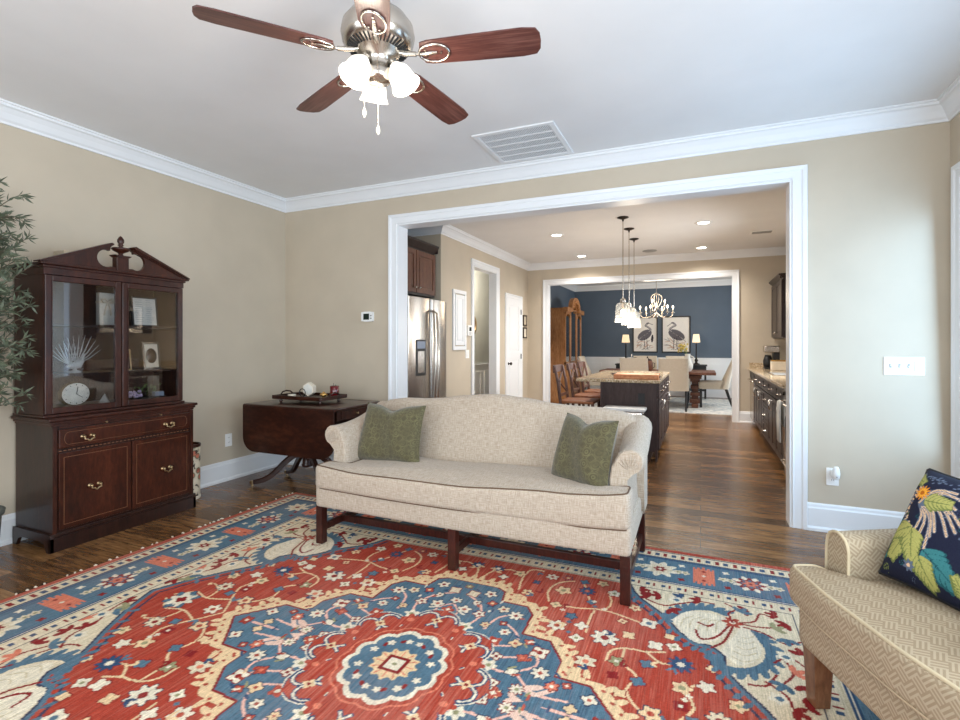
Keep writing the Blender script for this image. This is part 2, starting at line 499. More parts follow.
def bez(p0, p1, p2, p3, n=12):
    p0, p1, p2, p3 = map(Vector, (p0, p1, p2, p3))
    return [tuple(p0 * (1 - t) ** 3 + p1 * 3 * t * (1 - t) ** 2 + p2 * 3 * t * t * (1 - t) + p3 * t ** 3) for t in [k / n for k in range(n + 1)]]
def sweep(mb, path, prof, z=0.0):
    # profile (distance from wall, height) swept along a plan polyline; the room is on the LEFT of the path
    P = [Vector((p[0], p[1])) for p in path]; rings = []
    for i, p in enumerate(P):
        ds = []
        if i > 0: ds.append((P[i] - P[i - 1]).normalized())
        if i < len(P) - 1: ds.append((P[i + 1] - P[i]).normalized())
        ns = [Vector((-d.y, d.x)) for d in ds]
        n = ns[0] if len(ns) == 1 else (ns[0] + ns[1]) / (1 + ns[0].dot(ns[1]))
        rings.append([(p.x + n.x * a, p.y + n.y * a, z + b) for a, b in prof])
    mb.loft(rings, True, True, False); return mb
def pillow_mb(w, h, t, dent=0.0, n=26, taper=0.0):
    mb = MB()
    def side(sg):
        vs = []; fs = []
        for j in range(n + 1):
            for i in range(n + 1):
                u = -1 + 2 * i / n; v = -1 + 2 * j / n
                x = u * w / 2 * (1 - 0.075 * (1 - v * v)) * (1 - taper * v); z = v * h / 2 * (1 - 0.075 * (1 - u * u))
                th = max(0.0, (1 - u ** 4) * (1 - v ** 4)) ** 0.62
                y = sg * t / 2 * th
                z -= dent * math.exp(-((u + 0.05) / 0.30) ** 2) * max(0, v) ** 2
                y += sg * 0.010 * math.sin(5 * u + 2 * v) * th - sg * dent * 0.35 * math.exp(-(u / 0.16) ** 2) * max(0, v)
                vs.append((x, y, z))
        for j in range(n):
            for i in range(n):
                a = j * (n + 1) + i; fs.append((a, a + 1, a + n + 2, a + n + 1))
        mb.add(vs, fs, True)
    side(-1); side(1)
    return mb
def slab(poly, z0, z1, r, crown=0.0, rings=5, seg=4):
    # rounded upholstered slab over a plan polygon (counter-clockwise, star-shaped about its centroid)
    mb = MB(); n = len(poly); P = [Vector(p) for p in poly]
    nor = []
    for i in range(n):
        d0 = (P[i] - P[i - 1]).normalized(); d1 = (P[(i + 1) % n] - P[i]).normalized()
        a = Vector((d0.y, -d0.x)); b = Vector((d1.y, -d1.x)); nor.append((a + b) / max(0.4, 1 + a.dot(b)))
    def ring(inset, z): return [(P[i].x - nor[i].x * inset, P[i].y - nor[i].y * inset, z) for i in range(n)]
    R = []
    for k in range(seg + 1):
        a = PI / 2 * k / seg; R.append(ring(r * (1 - math.sin(a)), z0 + r * (1 - math.cos(a))))
    for k in range(seg + 1):
        a = PI / 2 * k / seg; R.append(ring(r * (1 - math.cos(a)), z1 - r * (1 - math.sin(a))))
    top = R[-1]; c = Vector((sum(p[0] for p in top) / n, sum(p[1] for p in top) / n))
    for k in range(1, rings + 1):
        f = 1 - k / (rings + 0.25)
        R.append([(c.x + (p[0] - c.x) * f, c.y + (p[1] - c.y) * f, z1 + crown * (1 - f * f)) for p in top])
    mb.loft(R, True, True, True)
    return mb, [Vector(p) for p in R[1]], [Vector(p) for p in R[2 * seg]]
def densify(poly, step):
    out = []
    for i, p in enumerate(poly):
        q = poly[(i + 1) % len(poly)]; L = math.hypot(q[0] - p[0], q[1] - p[1]); k = max(1, int(L / step))
        out += [(p[0] + (q[0] - p[0]) * j / k, p[1] + (q[1] - p[1]) * j / k) for j in range(k)]
    return out
def round_poly(poly, r, seg=4):
    out = []; n = len(poly)
    for i in range(n):
        p = Vector(poly[i]); a = (Vector(poly[i - 1]) - p).normalized(); b = (Vector(poly[(i + 1) % n]) - p).normalized()
        A = p + a * r; B = p + b * r
        for k in range(seg + 1):
            t = k / seg; q = A * (1 - t) ** 2 + p * 2 * t * (1 - t) + B * t * t; out.append((q.x, q.y))
    return out

# colour patterns laid onto a fine grid of vertices
class Canvas:
    def __init__(s, x0, x1, y0, y1, step, bgc):
        s.nx = int(round((x1 - x0) / step)) + 1; s.ny = int(round((y1 - y0) / step)) + 1
        s.xs = np.linspace(x0, x1, s.nx); s.ys = np.linspace(y0, y1, s.ny)
        s.C = np.zeros((s.ny, s.nx, 3)); s.C[:] = bgc
        s.X, s.Y = np.meshgrid(s.xs, s.ys)
    def reg(s, x0, x1, y0, y1):
        i0, i1 = np.searchsorted(s.xs, [x0, x1]); j0, j1 = np.searchsorted(s.ys, [y0, y1])
        return slice(j0, j1 + 1), slice(i0, i1 + 1)
    def put(s, sl, m, c):
        if m.size: s.C[sl][m] = c
    def flower(s, cx, cy, r, n, c, ci=None, c2=None, ph=0.0, dep=0.19, sq=1.0, ol=None):
        sl = s.reg(cx - r * 1.2, cx + r * 1.2, cy - r * 1.2, cy + r * 1.2); X = s.X[sl] - cx; Y = (s.Y[sl] - cy) / sq
        if not X.size: return
        d = np.hypot(X, Y); a = np.arctan2(Y, X) + ph
        R = r * (1 - dep + dep * np.cos(n * a))
        if ol is not None: s.put(sl, d < R + .0055, ol)
        s.put(sl, d < R, c)
        if c2 is not None: s.put(sl, d < R * 0.62, c2)
        if ci is not None: s.put(sl, d < r * 0.30, ci)
    def ell(s, cx, cy, rx, ry, rot, c):
        r = max(rx, ry); sl = s.reg(cx - r, cx + r, cy - r, cy + r); X = s.X[sl] - cx; Y = s.Y[sl] - cy
        if not X.size: return
        ca, sa = math.cos(rot), math.sin(rot)
        s.put(sl, ((X * ca + Y * sa) / rx) ** 2 + ((-X * sa + Y * ca) / ry) ** 2 < 1, c)
    def mask(s, pts, sl):
        X = s.X[sl]; Y = s.Y[sl]; m = np.zeros(X.shape, bool); n = len(pts)
        for i in range(n):
            xa, ya = pts[i]; xb, yb = pts[(i + 1) % n]
            if ya == yb: continue
            k = ((ya > Y) != (yb > Y)) & (X < (xb - xa) * (Y - ya) / (yb - ya) + xa)
            m ^= k
        return m
    def poly(s, pts, c):
        x = [p[0] for p in pts]; y = [p[1] for p in pts]; sl = s.reg(min(x), max(x), min(y), max(y))
        if s.X[sl].size: s.put(sl, s.mask(pts, sl), c)
    def line(s, pts, w, c):
        for a, b in zip(pts, pts[1:]):
            sl = s.reg(min(a[0], b[0]) - w, max(a[0], b[0]) + w, min(a[1], b[1]) - w, max(a[1], b[1]) + w)
            X = s.X[sl]; Y = s.Y[sl]
            if not X.size: continue
            dx = b[0] - a[0]; dy = b[1] - a[1]; L = dx * dx + dy * dy + 1e-12
            t = np.clip(((X - a[0]) * dx + (Y - a[1]) * dy) / L, 0, 1)
            s.put(sl, np.hypot(X - a[0] - t * dx, Y - a[1] - t * dy) < w / 2, c)
    def leaf(s, x, y, L, w, rot, c):
        s.ell(x + math.cos(rot) * L / 2, y + math.sin(rot) * L / 2, L / 2, w / 2, rot, c)
def curve2(pts, n=8):
    # Catmull-Rom through plan points
    P = [pts[0]] + list(pts) + [pts[-1]]; out = []
    for i in range(1, len(P) - 2):
        p0, p1, p2, p3 = [Vector(q) for q in P[i - 1:i + 3]]
        for k in range(n):
            t = k / n
            q = 0.5 * ((2 * p1) + (p2 - p0) * t + (2 * p0 - 5 * p1 + 4 * p2 - p3) * t * t + (3 * p1 - p0 - 3 * p2 + p3) * t ** 3)
            out.append((q.x, q.y))
    out.append(tuple(pts[-1])); return out
def grid_object(name, C, fn, mat, parent=None, skirt=None):
    # C: (ny,nx,3) colours, fn maps index arrays to coordinates (ny,nx,3)
    ny, nx, _ = C.shape
    V = fn.reshape(-1, 3); idx = np.arange(nx * ny).reshape(ny, nx)
    q = np.stack([idx[:-1, :-1], idx[:-1, 1:], idx[1:, 1:], idx[1:, :-1]], -1).reshape(-1, 4)
    me = bpy.data.meshes.new(name)
    cols = np.ones((nx * ny, 4)); cols[:, :3] = C.reshape(-1, 3)
    nv = len(V)
    if skirt is not None:
        b = np.concatenate([idx[0, :], idx[1:, -1], idx[-1, -2::-1], idx[-2:0:-1, 0]])
        low = V[b].copy(); low[:, 2] = skirt
        V = np.concatenate([V, low]); cols = np.concatenate([cols, cols[b]])
        k = len(b); r = np.arange(k); r2 = (r + 1) % k
        q = np.concatenate([q, np.stack([b[r2], b[r], nv + r, nv + r2], -1)])
    me.vertices.add(len(V)); me.vertices.foreach_set('co', V.astype(np.float32).ravel())
    me.loops.add(q.size); me.loops.foreach_set('vertex_index', q.astype(np.int32).ravel())
    me.polygons.add(len(q)); me.polygons.foreach_set('loop_start', np.arange(0, q.size, 4, dtype=np.int32))
    me.polygons.foreach_set('use_smooth', np.ones(len(q), bool))
    me.update(calc_edges=True)
    a = me.color_attributes.new(name='pattern', type='FLOAT_COLOR', domain='POINT')
    a.data.foreach_set('color', cols.astype(np.float32).ravel())
    me.materials.append(M[mat] if isinstance(mat, str) else mat)
    me.validate()
    o = bpy.data.objects.new(name, me); COL.objects.link(o)
    if parent: o.parent = parent
    return o

# ================================================================== THE SETTING
H = 2.74
XL, XR, YB, YR = -3.98, 1.41, 4.005, -1.58      # living room
YK, YF = 4.155, 9.0                             # kitchen from / to
XKL, XKR = -2.966, 1.36
YD0, YD, XDL, XDR = 9.12, 13.0, -3.0, 1.7       # dining room

struct('floor', MB().box(-5.3, 1.9, -1.8, 13.2, -0.1, 0), 'floor')
struct('ceiling', MB().box(-5.3, 1.9, -1.8, 13.2, H, H + 0.1), 'ceiling')

def wall(name, axis, a0, a1, b0, b1, openings, mat, z0=0.0, z1=H):
    mb = MB()
    def bx(u0, u1, w0, w1):
        if u1 - u0 < 1e-4 or w1 - w0 < 1e-4: return
        if axis == 'x': mb.box(u0, u1, b0, b1, w0, w1)
        else: mb.box(b0, b1, u0, u1, w0, w1)
    cur = a0
    for (o0, o1, p0, p1) in sorted(openings):
        bx(cur, o0, z0, z1); bx(o0, o1, z0, p0); bx(o0, o1, p1, z1); cur = o1
    bx(cur, a1, z0, z1)
    return struct(name, mb, mat)
OX0, OX1, OZ = -2.60, 0.570, 2.370
wall('wall_left', 'y', YR - .12, YK, XL - .12, XL, [], 'wall')
wall('wall_back', 'x', XL, XR + .12, YB, YK, [(OX0, OX1, 0, OZ)], 'wall')
W_SIDE = [(2.30, 3.84, 0.30, 2.23), (-0.50, 1.20, 0.30, 2.23)]
wall('wall_right', 'y', YR - .12, YB, XR, XR + .12, W_SIDE, 'wall')
W_REAR = [(-3.25, -1.75, 0.40, 2.30), (-0.95, 0.55, 0.40, 2.30)]
wall('wall_rear', 'x', XL - .12, XR + .12, YR - .12, YR, W_REAR, 'wall')
W_KIT = [(6.15, 7.45, 1.12, 2.10)]
wall('wall_kitchen_right', 'y', YK, YF, XKR, XKR + .12, W_KIT, 'wall')
DW = (6.535, 7.41, 0, 2.37)
wall('wall_kitchen_left', 'y', 5.67, YF + .12, XKL - .114, XKL, [DW], 'wall')
wall('wall_alcove_side', 'x', -3.87, XKL, 5.55, 5.67, [], 'wall')
wall('wall_alcove_rear', 'y', YK, 5.55, -3.87, -3.75, [], 'wall')
FX0, FX1, FZ = -2.579, 0.477, 2.345
wall('wall_kitchen_far', 'x', XKL, XDR, YF, YD0, [(FX0, FX1, 0, FZ)], 'wall')
wall('wall_hall_left', 'y', 5.67, 10.2, -4.12, -4.0, [], 'wall_grey')
wall('wall_hall_end', 'x', -4.0, -3.12, 10.08, 10.2, [], 'wall_grey')
wall('wall_hall_near', 'x', -4.0, -3.87, 5.67, 5.79, [], 'wall_grey')
wall('wall_dining_left', 'y', YD0, YD + .12, XDL - .12, XDL, [], 'wall_blue')
wall('wall_dining_far', 'x', XDL, XDR + .12, YD, YD + .12, [], 'wall_blue')
W_DIN = [(10.2, 11.8, 0.75, 2.25)]
wall('wall_dining_right', 'y', YD0, YD, XDR, XDR + .12, W_DIN, 'wall_blue')

CROWN = [(0, -.118), (.012, -.118), (.014, -.104), (.026, -.092), (.045, -.058), (.066, -.032), (.080, -.026), (.082, -.012), (.094, -.010), (.094, 0), (0, 0)]
struct('trim_1', sweep(MB(), [(XR, YR), (XR, YB), (XL, YB), (XL, YR)], CROWN, H), 'trim')
struct('trim_2', sweep(MB(), [(XKR, YK), (XKR, YF), (XKL, YF), (XKL, 5.55), (-3.75, 5.55), (-3.75, YK)], CROWN, H), 'trim')
struct('trim_3', sweep(MB(), [(XDR, YD0), (XDR, YD), (XDL, YD), (XDL, YD0)], [(a * 1.15, b * 1.1) for a, b in CROWN], H), 'trim')
BASE = [(0, 0), (.028, 0), (.028, .018), (.016, .03), (.016, .148), (.011, .158), (.009, .172), (.004, .182), (0, .182)]
def baseb(name, path): struct(name, sweep(MB(), path, BASE), 'trim')
baseb('baseboard_left', [(OX0 - .088, YB), (XL, YB), (XL, YR)])
baseb('baseboard_right', [(XR, YR), (XR, YB), (OX1 + .088, YB)])
baseb('baseboard_rear', [(XL, YR), (XR, YR)])
baseb('baseboard_kitchen_far_right', [(0.80, YF), (FX1 + .09, YF)])
baseb('baseboard_kitchen_far_left', [(FX0 - .09, YF), (XKL, YF), (XKL, 8.63)])
baseb('baseboard_kitchen_left', [(XKL, 6.44), (XKL, 5.55), (-3.0, 5.55)])
baseb('baseboard_kitchen_left_2', [(XKL, 7.79), (XKL, 7.51)])

CAS = [(0, 0), (0, .012), (.006, .017), (.013, .013), (.020, .013), (.056, .015), (.064, .022), (.086, .025), (.090, .020), (.090, 0)]
def casing(name, fn, u0, u1, z0, z1, closed=False, width=1.0, prof=CAS):
    # fn(u, z, depth) -> point; mitred frame around an opening
    cs = [(u0, z0, -1, -1 if closed else 0), (u0, z1, -1, 1), (u1, z1, 1, 1), (u1, z0, 1, -1 if closed else 0)]
    if closed: cs.append(cs[0])
    rings = [[fn(u + su * a * width, z + sz * a * width, b) for a, b in prof] for u, z, su, sz in cs]
    mb = MB(); mb.loft(rings, True, not closed, False)
    return struct(name, mb, 'trim')
def jamb(name, axis, u0, u1, z1, b0, b1, t=.012, z0=None):
    mb = MB()
    def bx(a, b, c, d):
        if axis == 'x': mb.box(a, b, b0, b1, c, d)
        else: mb.box(b0, b1, a, b, c, d)
    zz = 0 if z0 is None else z0
    bx(u0, u0 + t, zz, z1); bx(u1 - t, u1, zz, z1); bx(u0 + t, u1 - t, z1 - t, z1)
    if z0 is not None: bx(u0 + t, u1 - t, z0, z0 + t)
    return struct(name, mb, 'trim')
casing('trim_4', lambda u, z, d: (u, YB - d, z), OX0, OX1, 0, OZ)
casing('trim_5', lambda u, z, d: (u, YK + d, z), OX0, OX1, 0, OZ)
jamb('trim_6', 'x', OX0, OX1, OZ, YB - .008, YK + .008)
casing('trim_7', lambda u, z, d: (u, YF - d, z), FX0, FX1, 0, FZ)
jamb('trim_8', 'x', FX0, FX1, FZ, YF - .008, YD0 + .008)
casing('trim_9', lambda u, z, d: (XKL + d, u, z), DW[0], DW[1], 0, DW[3])
jamb('trim_10', 'y', DW[0], DW[1], DW[3], XKL - .122, XKL + .008)

def window(name, axis, sgn, wallpos, a0, a1, z0, z1, thick=.12, mun=(1, 1)):
    # axis: direction the wall runs in; sgn: direction of the room from the wall face
    def P(u, w, d): return (u, wallpos + sgn * d, w) if axis == 'x' else (wallpos + sgn * d, u, w)
    casing(name + '_casing', P, a0, a1, z0, z1, closed=True)
    bpy.data.objects[name + '_casing'].name = 'trim_%d' % (len([o for o in bpy.data.objects if o.name.startswith('trim_')]) + 10)
    mb = MB()
    def bx(u0, u1, w0, w1, d0, d1, m=mb):
        p = P(u0, w0, d0); q = P(u1, w1, d1); m.box(p[0], q[0], p[1], q[1], p[2], q[2])
    t = .045
    bx(a0, a0 + t, z0, z1, -.10, -.03); bx(a1 - t, a1, z0, z1, -.10, -.03)
    bx(a0 + t, a1 - t, z0, z0 + t, -.10, -.03); bx(a0 + t, a1 - t, z1 - t, z1, -.10, -.03)
    zm = (z0 + z1) / 2; bx(a0 + t, a1 - t, zm - .02, zm + .02, -.09, -.04)
    for k in range(mun[0]):
        u = a0 + (a1 - a0) * (k + 1) / (mun[0] + 1); bx(u - .011, u + .011, z0 + t, z1 - t, -.08, -.05)
    fr = struct(name, mb, 'trim')
    g = MB(); bx(a0 + t, a1 - t, z0 + t, z1 - t, -.068, -.062, g)
    g.build('pane', 'glass', fr)
    s = MB(); bx(a0, a1, z0, z0 + .012, -.03, .0, s); s.build('sill', 'trim', fr)
window('window_1', 'y', -1, XR, *W_SIDE[0])
window('window_2', 'y', -1, XR, *W_SIDE[1])
window('window_3', 'x', 1, YR, *W_REAR[0])
window('window_4', 'x', 1, YR, *W_REAR[1])
window('window_5', 'y', -1, XKR, *W_KIT[0])
window('added_window_6', 'y', -1, XDR, *W_DIN[0])  # unseen opening, added to bring light into the dining room

# closet door in the kitchen, beside the doorway
def closet_door():
    y0, y1, z1 = 7.865, 8.555, 2.03
    casing('trim_30', lambda u, z, d: (XKL + d, u, z), y0, y1, 0, z1, width=.8)
    mb = MB(); mb.box(XKL, XKL + .004, y0, y1, .006, z1)
    st = .11
    for a, b, c, d in ((y0, y0 + st, 0.006, z1), (y1 - st, y1, 0.006, z1), (y0 + st, y1 - st, .006, .24), (y0 + st, y1 - st, .98, 1.12), (y0 + st, y1 - st, z1 - .12, z1)):
        mb.box(XKL + .004, XKL + .012, a, b, c, d)
    for c, d in ((.24, .98), (1.12, z1 - .12)):
        mb.box(XKL + .004, XKL + .010, y0 + st + .03, y1 - st - .03, c + .03, d - .03, .004)
    dr = struct('door_1', mb, 'trim')
    k = MB(); ax = Matrix.Rotation(PI / 2, 3, 'Y')
    k.lathe([(.024, 0), (.024, .006), (.010, .010), (.010, .03), (.024, .038), (.028, .05), (.020, .062), (.001, .066)], (XKL + .012, y0 + .06, .92), 16, axis=ax)
    k.build('door_knob', 'dark_metal', dr)
    for z in (.25, 1.03, 1.82):
        MB().cyl((XKL + .018, y1 + .004, z - .045), (XKL + .018, y1 + .004, z + .045), .009, n=10).build('hinge', 'dark_metal', dr)
closet_door()

# wainscot of hall and dining room
def wains(mb, P, a0, a1, n, zt=.90):
    def bx(u0, u1, w0, w1, d0, d1):
        p = P(u0, w0, d0); q = P(u1, w1, d1); mb.box(p[0], q[0], p[1], q[1], p[2], q[2])
    bx(a0, a1, 0, zt, 0, .008); bx(a0, a1, zt, zt + .022, 0, .040); bx(a0, a1, zt - .07, zt, .008, .018)
    bx(a0, a1, 0, .14, .008, .022)
    L = (a1 - a0) / n
    for k in range(n):
        u0 = a0 + k * L + .09; u1 = a0 + (k + 1) * L - .09
        for c in ((u0, u1, .22, .245), (u0, u1, zt - .155, zt - .13), (u0, u0 + .025, .245, zt - .155), (u1 - .025, u1, .245, zt - .155)):
            bx(*c, .008, .020)
    return mb
struct('trim_31', wains(MB(), lambda u, z, d: (u, YD - d, z), XDL, XDR, 6), 'trim')
struct('trim_32', wains(MB(), lambda u, z, d: (XDL + d, u, z), YD0, YD - .05, 5), 'trim')
struct('trim_33', wains(MB(), lambda u, z, d: (-4.0 + d, u, z), 5.8, 10.08, 5, .84), 'trim')

# ================================================================== PATTERNED RUG
cream = srgb(214, 198, 168); creamd = srgb(200, 184, 152); red = srgb(162, 62, 46); redd = srgb(132, 34, 34)
blue = srgb(84, 112, 128); blued = srgb(48, 74, 104); navy = srgb(52, 56, 78); salmon = srgb(208, 118, 92)
yel = srgb(220, 190, 148); green = srgb(146, 142, 106); pale = srgb(222, 210, 186)
RW, RH = 2.02, 1.59
def rug():
    c = Canvas(0, RW, 0, RH, 0.005, cream)
    rnd = random.Random(11)
    E = np.minimum(RW - c.X, RH - c.Y)                      # distance from the outer edge
    along = np.where(RW - c.X < RH - c.Y, c.Y, c.X)
    # ---- field
    field = [(0, 0), (1.42, 0), (1.36, .14), (1.26, .30), (1.20, .38), (1.145, .47), (1.145, .56), (1.11, .60), (1.05, .60), (.98, .66), (.90, .79), (.80, .89), (.76, .95), (.73, 1.03), (0, 1.03)]
    full = (slice(0, c.ny), slice(0, c.nx))
    fm = c.mask(field, full)
    c.line(field[1:14], .055, navy)
    c.line(field[1:14], .035, blue)
    c.C[fm] = red
    c.line([(x * .978, y * .978) for x, y in field[1:14]], .012, navy)
    # ---- spandrel palmettes: two cream wings with serrated blue backs
    def serr(pts, w, col):
        q = curve2(pts, 10); c.line(q, w, col)
        for i in range(0, len(q) - 1, 4):
            dx = q[i + 1][0] - q[i][0]; dy = q[i + 1][1] - q[i][1]; a = math.atan2(dy, dx)
            c.leaf(q[i][0], q[i][1], .065, .030, a + 0.85, col)
    serr([(.955, .755), (.985, .84), (1.04, .905), (1.12, .935), (1.185, .915)], .036, blue)
    c.poly(curve2([(.96, .765), (1.02, .865), (1.11, .895), (1.18, .875), (1.20, .835), (1.17, .72), (1.09, .625), (1.03, .645), (.96, .765)]), pale)
    serr([(1.29, .80), (1.335, .70), (1.32, .585), (1.25, .505), (1.165, .49), (1.14, .55)], .040, blue)
    c.poly(curve2([(1.15, .60), (1.21, .74), (1.245, .835), (1.29, .78), (1.305, .67), (1.27, .575), (1.21, .53), (1.15, .60)]), pale)
    for k in range(5):
        c.line(curve2([(1.19 + .012 * k, .58 + .04 * k), (1.235 + .006 * k, .56 + .045 * k), (1.285, .60 + .042 * k)]), .006, creamd)
        c.line(curve2([(1.0 + .035 * k, .73 + .0 * k), (1.01 + .035 * k, .79 + .01 * k), (1.05 + .032 * k, .84)]), .006, creamd)
    for pts in ([(1.06, .72), (1.08, .66), (1.14, .70), (1.20, .83)], [(1.12, .61), (1.17, .68), (1.21, .82)], [(1.07, .79), (1.11, .775), (1.13, .80)]):
        c.line(curve2(pts), .011, redd)
    c.flower(1.21, .85, .045, 6, red, pale)
    for pts in ([(1.21, .85), (1.2, .93), (1.23, .98), (1.19, 1.02)], [(1.24, .86), (1.30, .90), (1.33, .98), (1.37, .97)], [(1.25, .85), (1.33, .86), (1.42, .90)], [(1.25, .83), (1.33, .81), (1.40, .76), (1.46, .80)],
                [(.84, .91), (.92, .88), (.99, .93), (1.08, .99), (1.14, .99)], [(1.34, .60), (1.40, .66), (1.46, .60)], [(1.36, .48), (1.40, .56), (1.37, .66)], [(1.30, .46), (1.36, .40), (1.38, .28), (1.43, .20), (1.46, .08)], [(1.24, .42), (1.30, .44), (1.34, .52)]):
        c.line(curve2(pts), .010, redd)
    for x, y, col in ((.85, .94, redd), (.90, .97, redd), (.95, .86, redd), (1.0, 1.0, blued), (1.08, 1.0, redd), (1.28, .99, redd), (1.25, .96, blue), (1.40, 1.0, redd), (1.43, .93, redd), (1.41, .80, blue), (1.37, .87, green), (1.45, .70, redd),
                      (1.40, .56, salmon), (1.43, .49, redd), (1.36, .47, blue), (1.41, .38, redd), (1.37, .33, redd), (1.44, .29, salmon), (1.40, .20, blue), (1.45, .12, redd), (1.39, .14, green), (.80, 1.0, redd)):
        a = rnd.random() * 6
        for k in range(3): c.leaf(x, y, .052, .026, a + k * 1.0 - 1.0, col)
    for x, y in ((1.385, .66), (1.33, .38), (1.42, .24), (.97, .96)):
        c.flower(x, y, .036, 5, pale, redd, None, 0.3)
        c.flower(x + .005, y, .015, 4, blue)
    # ---- field vines and flowers
    vine = yel
    for pts in ([(.24, .75), (.22, .86), (.23, .98), (.30, 1.0)], [(.41, .70), (.38, .80), (.41, .90), (.48, .95)], [(.44, .68), (.55, .69), (.67, .72), (.84, .68)], [(.74, .35), (.75, .42), (.80, .46), (.88, .47), (.95, .50)],
                [(.63, .51), (.62, .62), (.63, .70)], [(.60, .76), (.56, .86), (.52, .97)], [(.02, .78), (.04, .88), (.12, .94), (.20, .92)], [(.66, .90), (.69, .80), (.67, .72)], [(.80, .46), (.80, .36), (.86, .30), (.84, .20), (.90, .12), (1.0, .10)],
                [(1.0, .10), (1.06, .20), (1.04, .30), (1.10, .36)], [(1.0, .10), (1.12, .06), (1.22, .08), (1.30, .02)], [(.93, .0), (.97, .06), (1.0, .10)], [(.88, .47), (.94, .42), (1.0, .44)], [(1.12, .06), (1.14, .14), (1.22, .18)]):
        c.line(curve2(pts), .010, vine)
    F = [(.45, .83, .050, 5, yel, green), (.56, .87, .050, 9, blued, red), (.45, .68, .034, 4, yel, green), (.54, .61, .032, 5, blue, None), (.50, .51, .052, 6, pale, red), (.60, .55, .036, 4, pale, None), (.60, .45, .036, 4, pale, green),
         (.71, .50, .068, 8, pale, redd), (.67, .31, .052, 6, cream, salmon), (.87, .69, .050, 4, pale, blue), (.69, .90, .040, 5, pale, green), (.80, .56, .036, 4, yel, None), (.19, .92, .042, 5, yel, green), (.12, .85, .030, 4, pale, None),
         (.29, .74, .036, 5, yel, redd), (.62, .98, .036, 5, yel, green), (.60, .77, .026, 4, blue, None), (.78, .36, .038, 5, green, pale), (.91, .53, .040, 4, pale, None), (.98, .55, .036, 4, pale, green), (1.01, .44, .060, 9, blued, pale),
         (.89, .39, .034, 4, blue, None), (.87, .27, .034, 4, blue, None), (1.02, .30, .045, 5, yel, green), (1.10, .34, .040, 5, pale, None), (.36, .95, .040, 6, pale, red), (.06, .93, .046, 7, blued, pale), (.80, .80, .036, 5, yel, red),
         (1.0, .0, .050, 6, pale, red), (.93, .12, .046, 5, yel, red), (1.14, .18, .050, 8, cream, redd), (1.06, .14, .030, 4, blue, None), (1.20, .28, .040, 5, yel, green), (1.22, .0, .095, 7, blue, None), (1.02, .20, .030, 4, redd, pale),
         (.82, .18, .030, 4, yel, None), (.96, .62, .028, 4, yel, None), (.53, .96, .030, 4, blue, None), (.30, .86, .026, 4, blued, None), (.76, .66, .026, 4, yel, redd), (1.12, .46, .026, 4, yel, None), (.44, .97, .030, 5, red, yel), (.78, .27, .025, 4, redd, None)]
    for x, y, r, n, col, ci in F:
        c.flower(x, y, r * .86, n, col, ci, None, rnd.random() * 3, ol=redd if x * .8 + y < 2 and rnd.random() < .8 else navy)
    c.flower(1.22, .0, .070, 6, pale, redd); c.flower(1.22, 0, .03, 4, redd)
    for (x0, y0), (x1, y1) in zip(field[2:12], field[3:13]):       # small leaves that cross the field's edge
        for t in (.2, .7):
            x = x0 + (x1 - x0) * t; y = y0 + (y1 - y0) * t
            c.leaf(x, y, .05, .022, math.atan2(-y, -x) + .6, blue)
    for k in range(46):                                             # small leaves and buds
        x = rnd.uniform(.02, 1.35); y = rnd.uniform(.02, 1.02)
        if y > 1.36 - x * .95 or x / .9 + y / .8 < 1.05: continue
        a = rnd.uniform(0, 6); col = rnd.choice([yel, green, blued, redd, blue, yel])
        for q in (-.5, .5): c.leaf(x, y, rnd.uniform(.03, .05), .014, a + q, col)
    for k in range(26):                                             # tiny blossoms
        x = rnd.uniform(.45, 1.3); y = rnd.uniform(.05, 1.0)
        if y > 1.42 - x or x + y < 1.0: continue
        c.flower(x, y, .013, 4, rnd.choice([yel, pale, blue]), None)
    # ---- medallion
    med = [(0, 0), (.86, 0), (.80, .07), (.72, .17), (.585, .175), (.585, .27), (.51, .38), (.385, .39), (.375, .55), (.335, .605), (.205, .61), (.185, .70), (.14, .725), (0, .725)]
    out = med[1:]
    c.line([(x * 1.035, y * 1.035) for x, y in out], .055, yel)
    for (x0, y0), (x1, y1) in zip(out, out[1:]):
        L = math.hypot(x1 - x0, y1 - y0); k = max(1, int(L / .045))
        for j in range(k):
            t = (j + .5) / k; x = x0 + (x1 - x0) * t; y = y0 + (y1 - y0) * t
            nx_, ny_ = (y1 - y0) / L, -(x1 - x0) / L
            if nx_ * x + ny_ * y < 0: nx_, ny_ = -nx_, -ny_
            c.leaf(x + nx_ * .03, y + ny_ * .03, .062, .028, math.atan2(ny_, nx_) + rnd.uniform(-.5, .5), yel)
            c.ell(x + nx_ * .035, y + ny_ * .035, .008, .008, 0, red)
    mm = c.mask(med, full); c.C[mm] = blue
    c.line(out, .010, redd)
    for pts in ([(.30, .14), (.38, .12), (.44, .14), (.50, .20), (.49, .27)], [(.44, .14), (.50, .08), (.56, .05), (.66, .06)], [(.30, .26), (.38, .30), (.36, .38), (.28, .44)], [(.14, .36), (.16, .44), (.12, .54), (.03, .60)],
                [(.22, .36), (.24, .46), (.30, .52)], [(.04, .34), (.05, .44), (0, .50)], [(.48, 0), (.56, -.01), (.62, 0), (.74, 0)], [(.36, .2), (.44, .24), (.5, .29)]):
        c.line(curve2(pts), .011, srgb(226, 176, 158))
    serr2 = curve2([(.60, .10), (.55, .05), (.50, .06), (.47, .02), (.52, -.01)])
    c.line(serr2, .022, srgb(226, 190, 170)); c.leaf(.57, .10, .09, .03, 3.6, srgb(226, 190, 170))
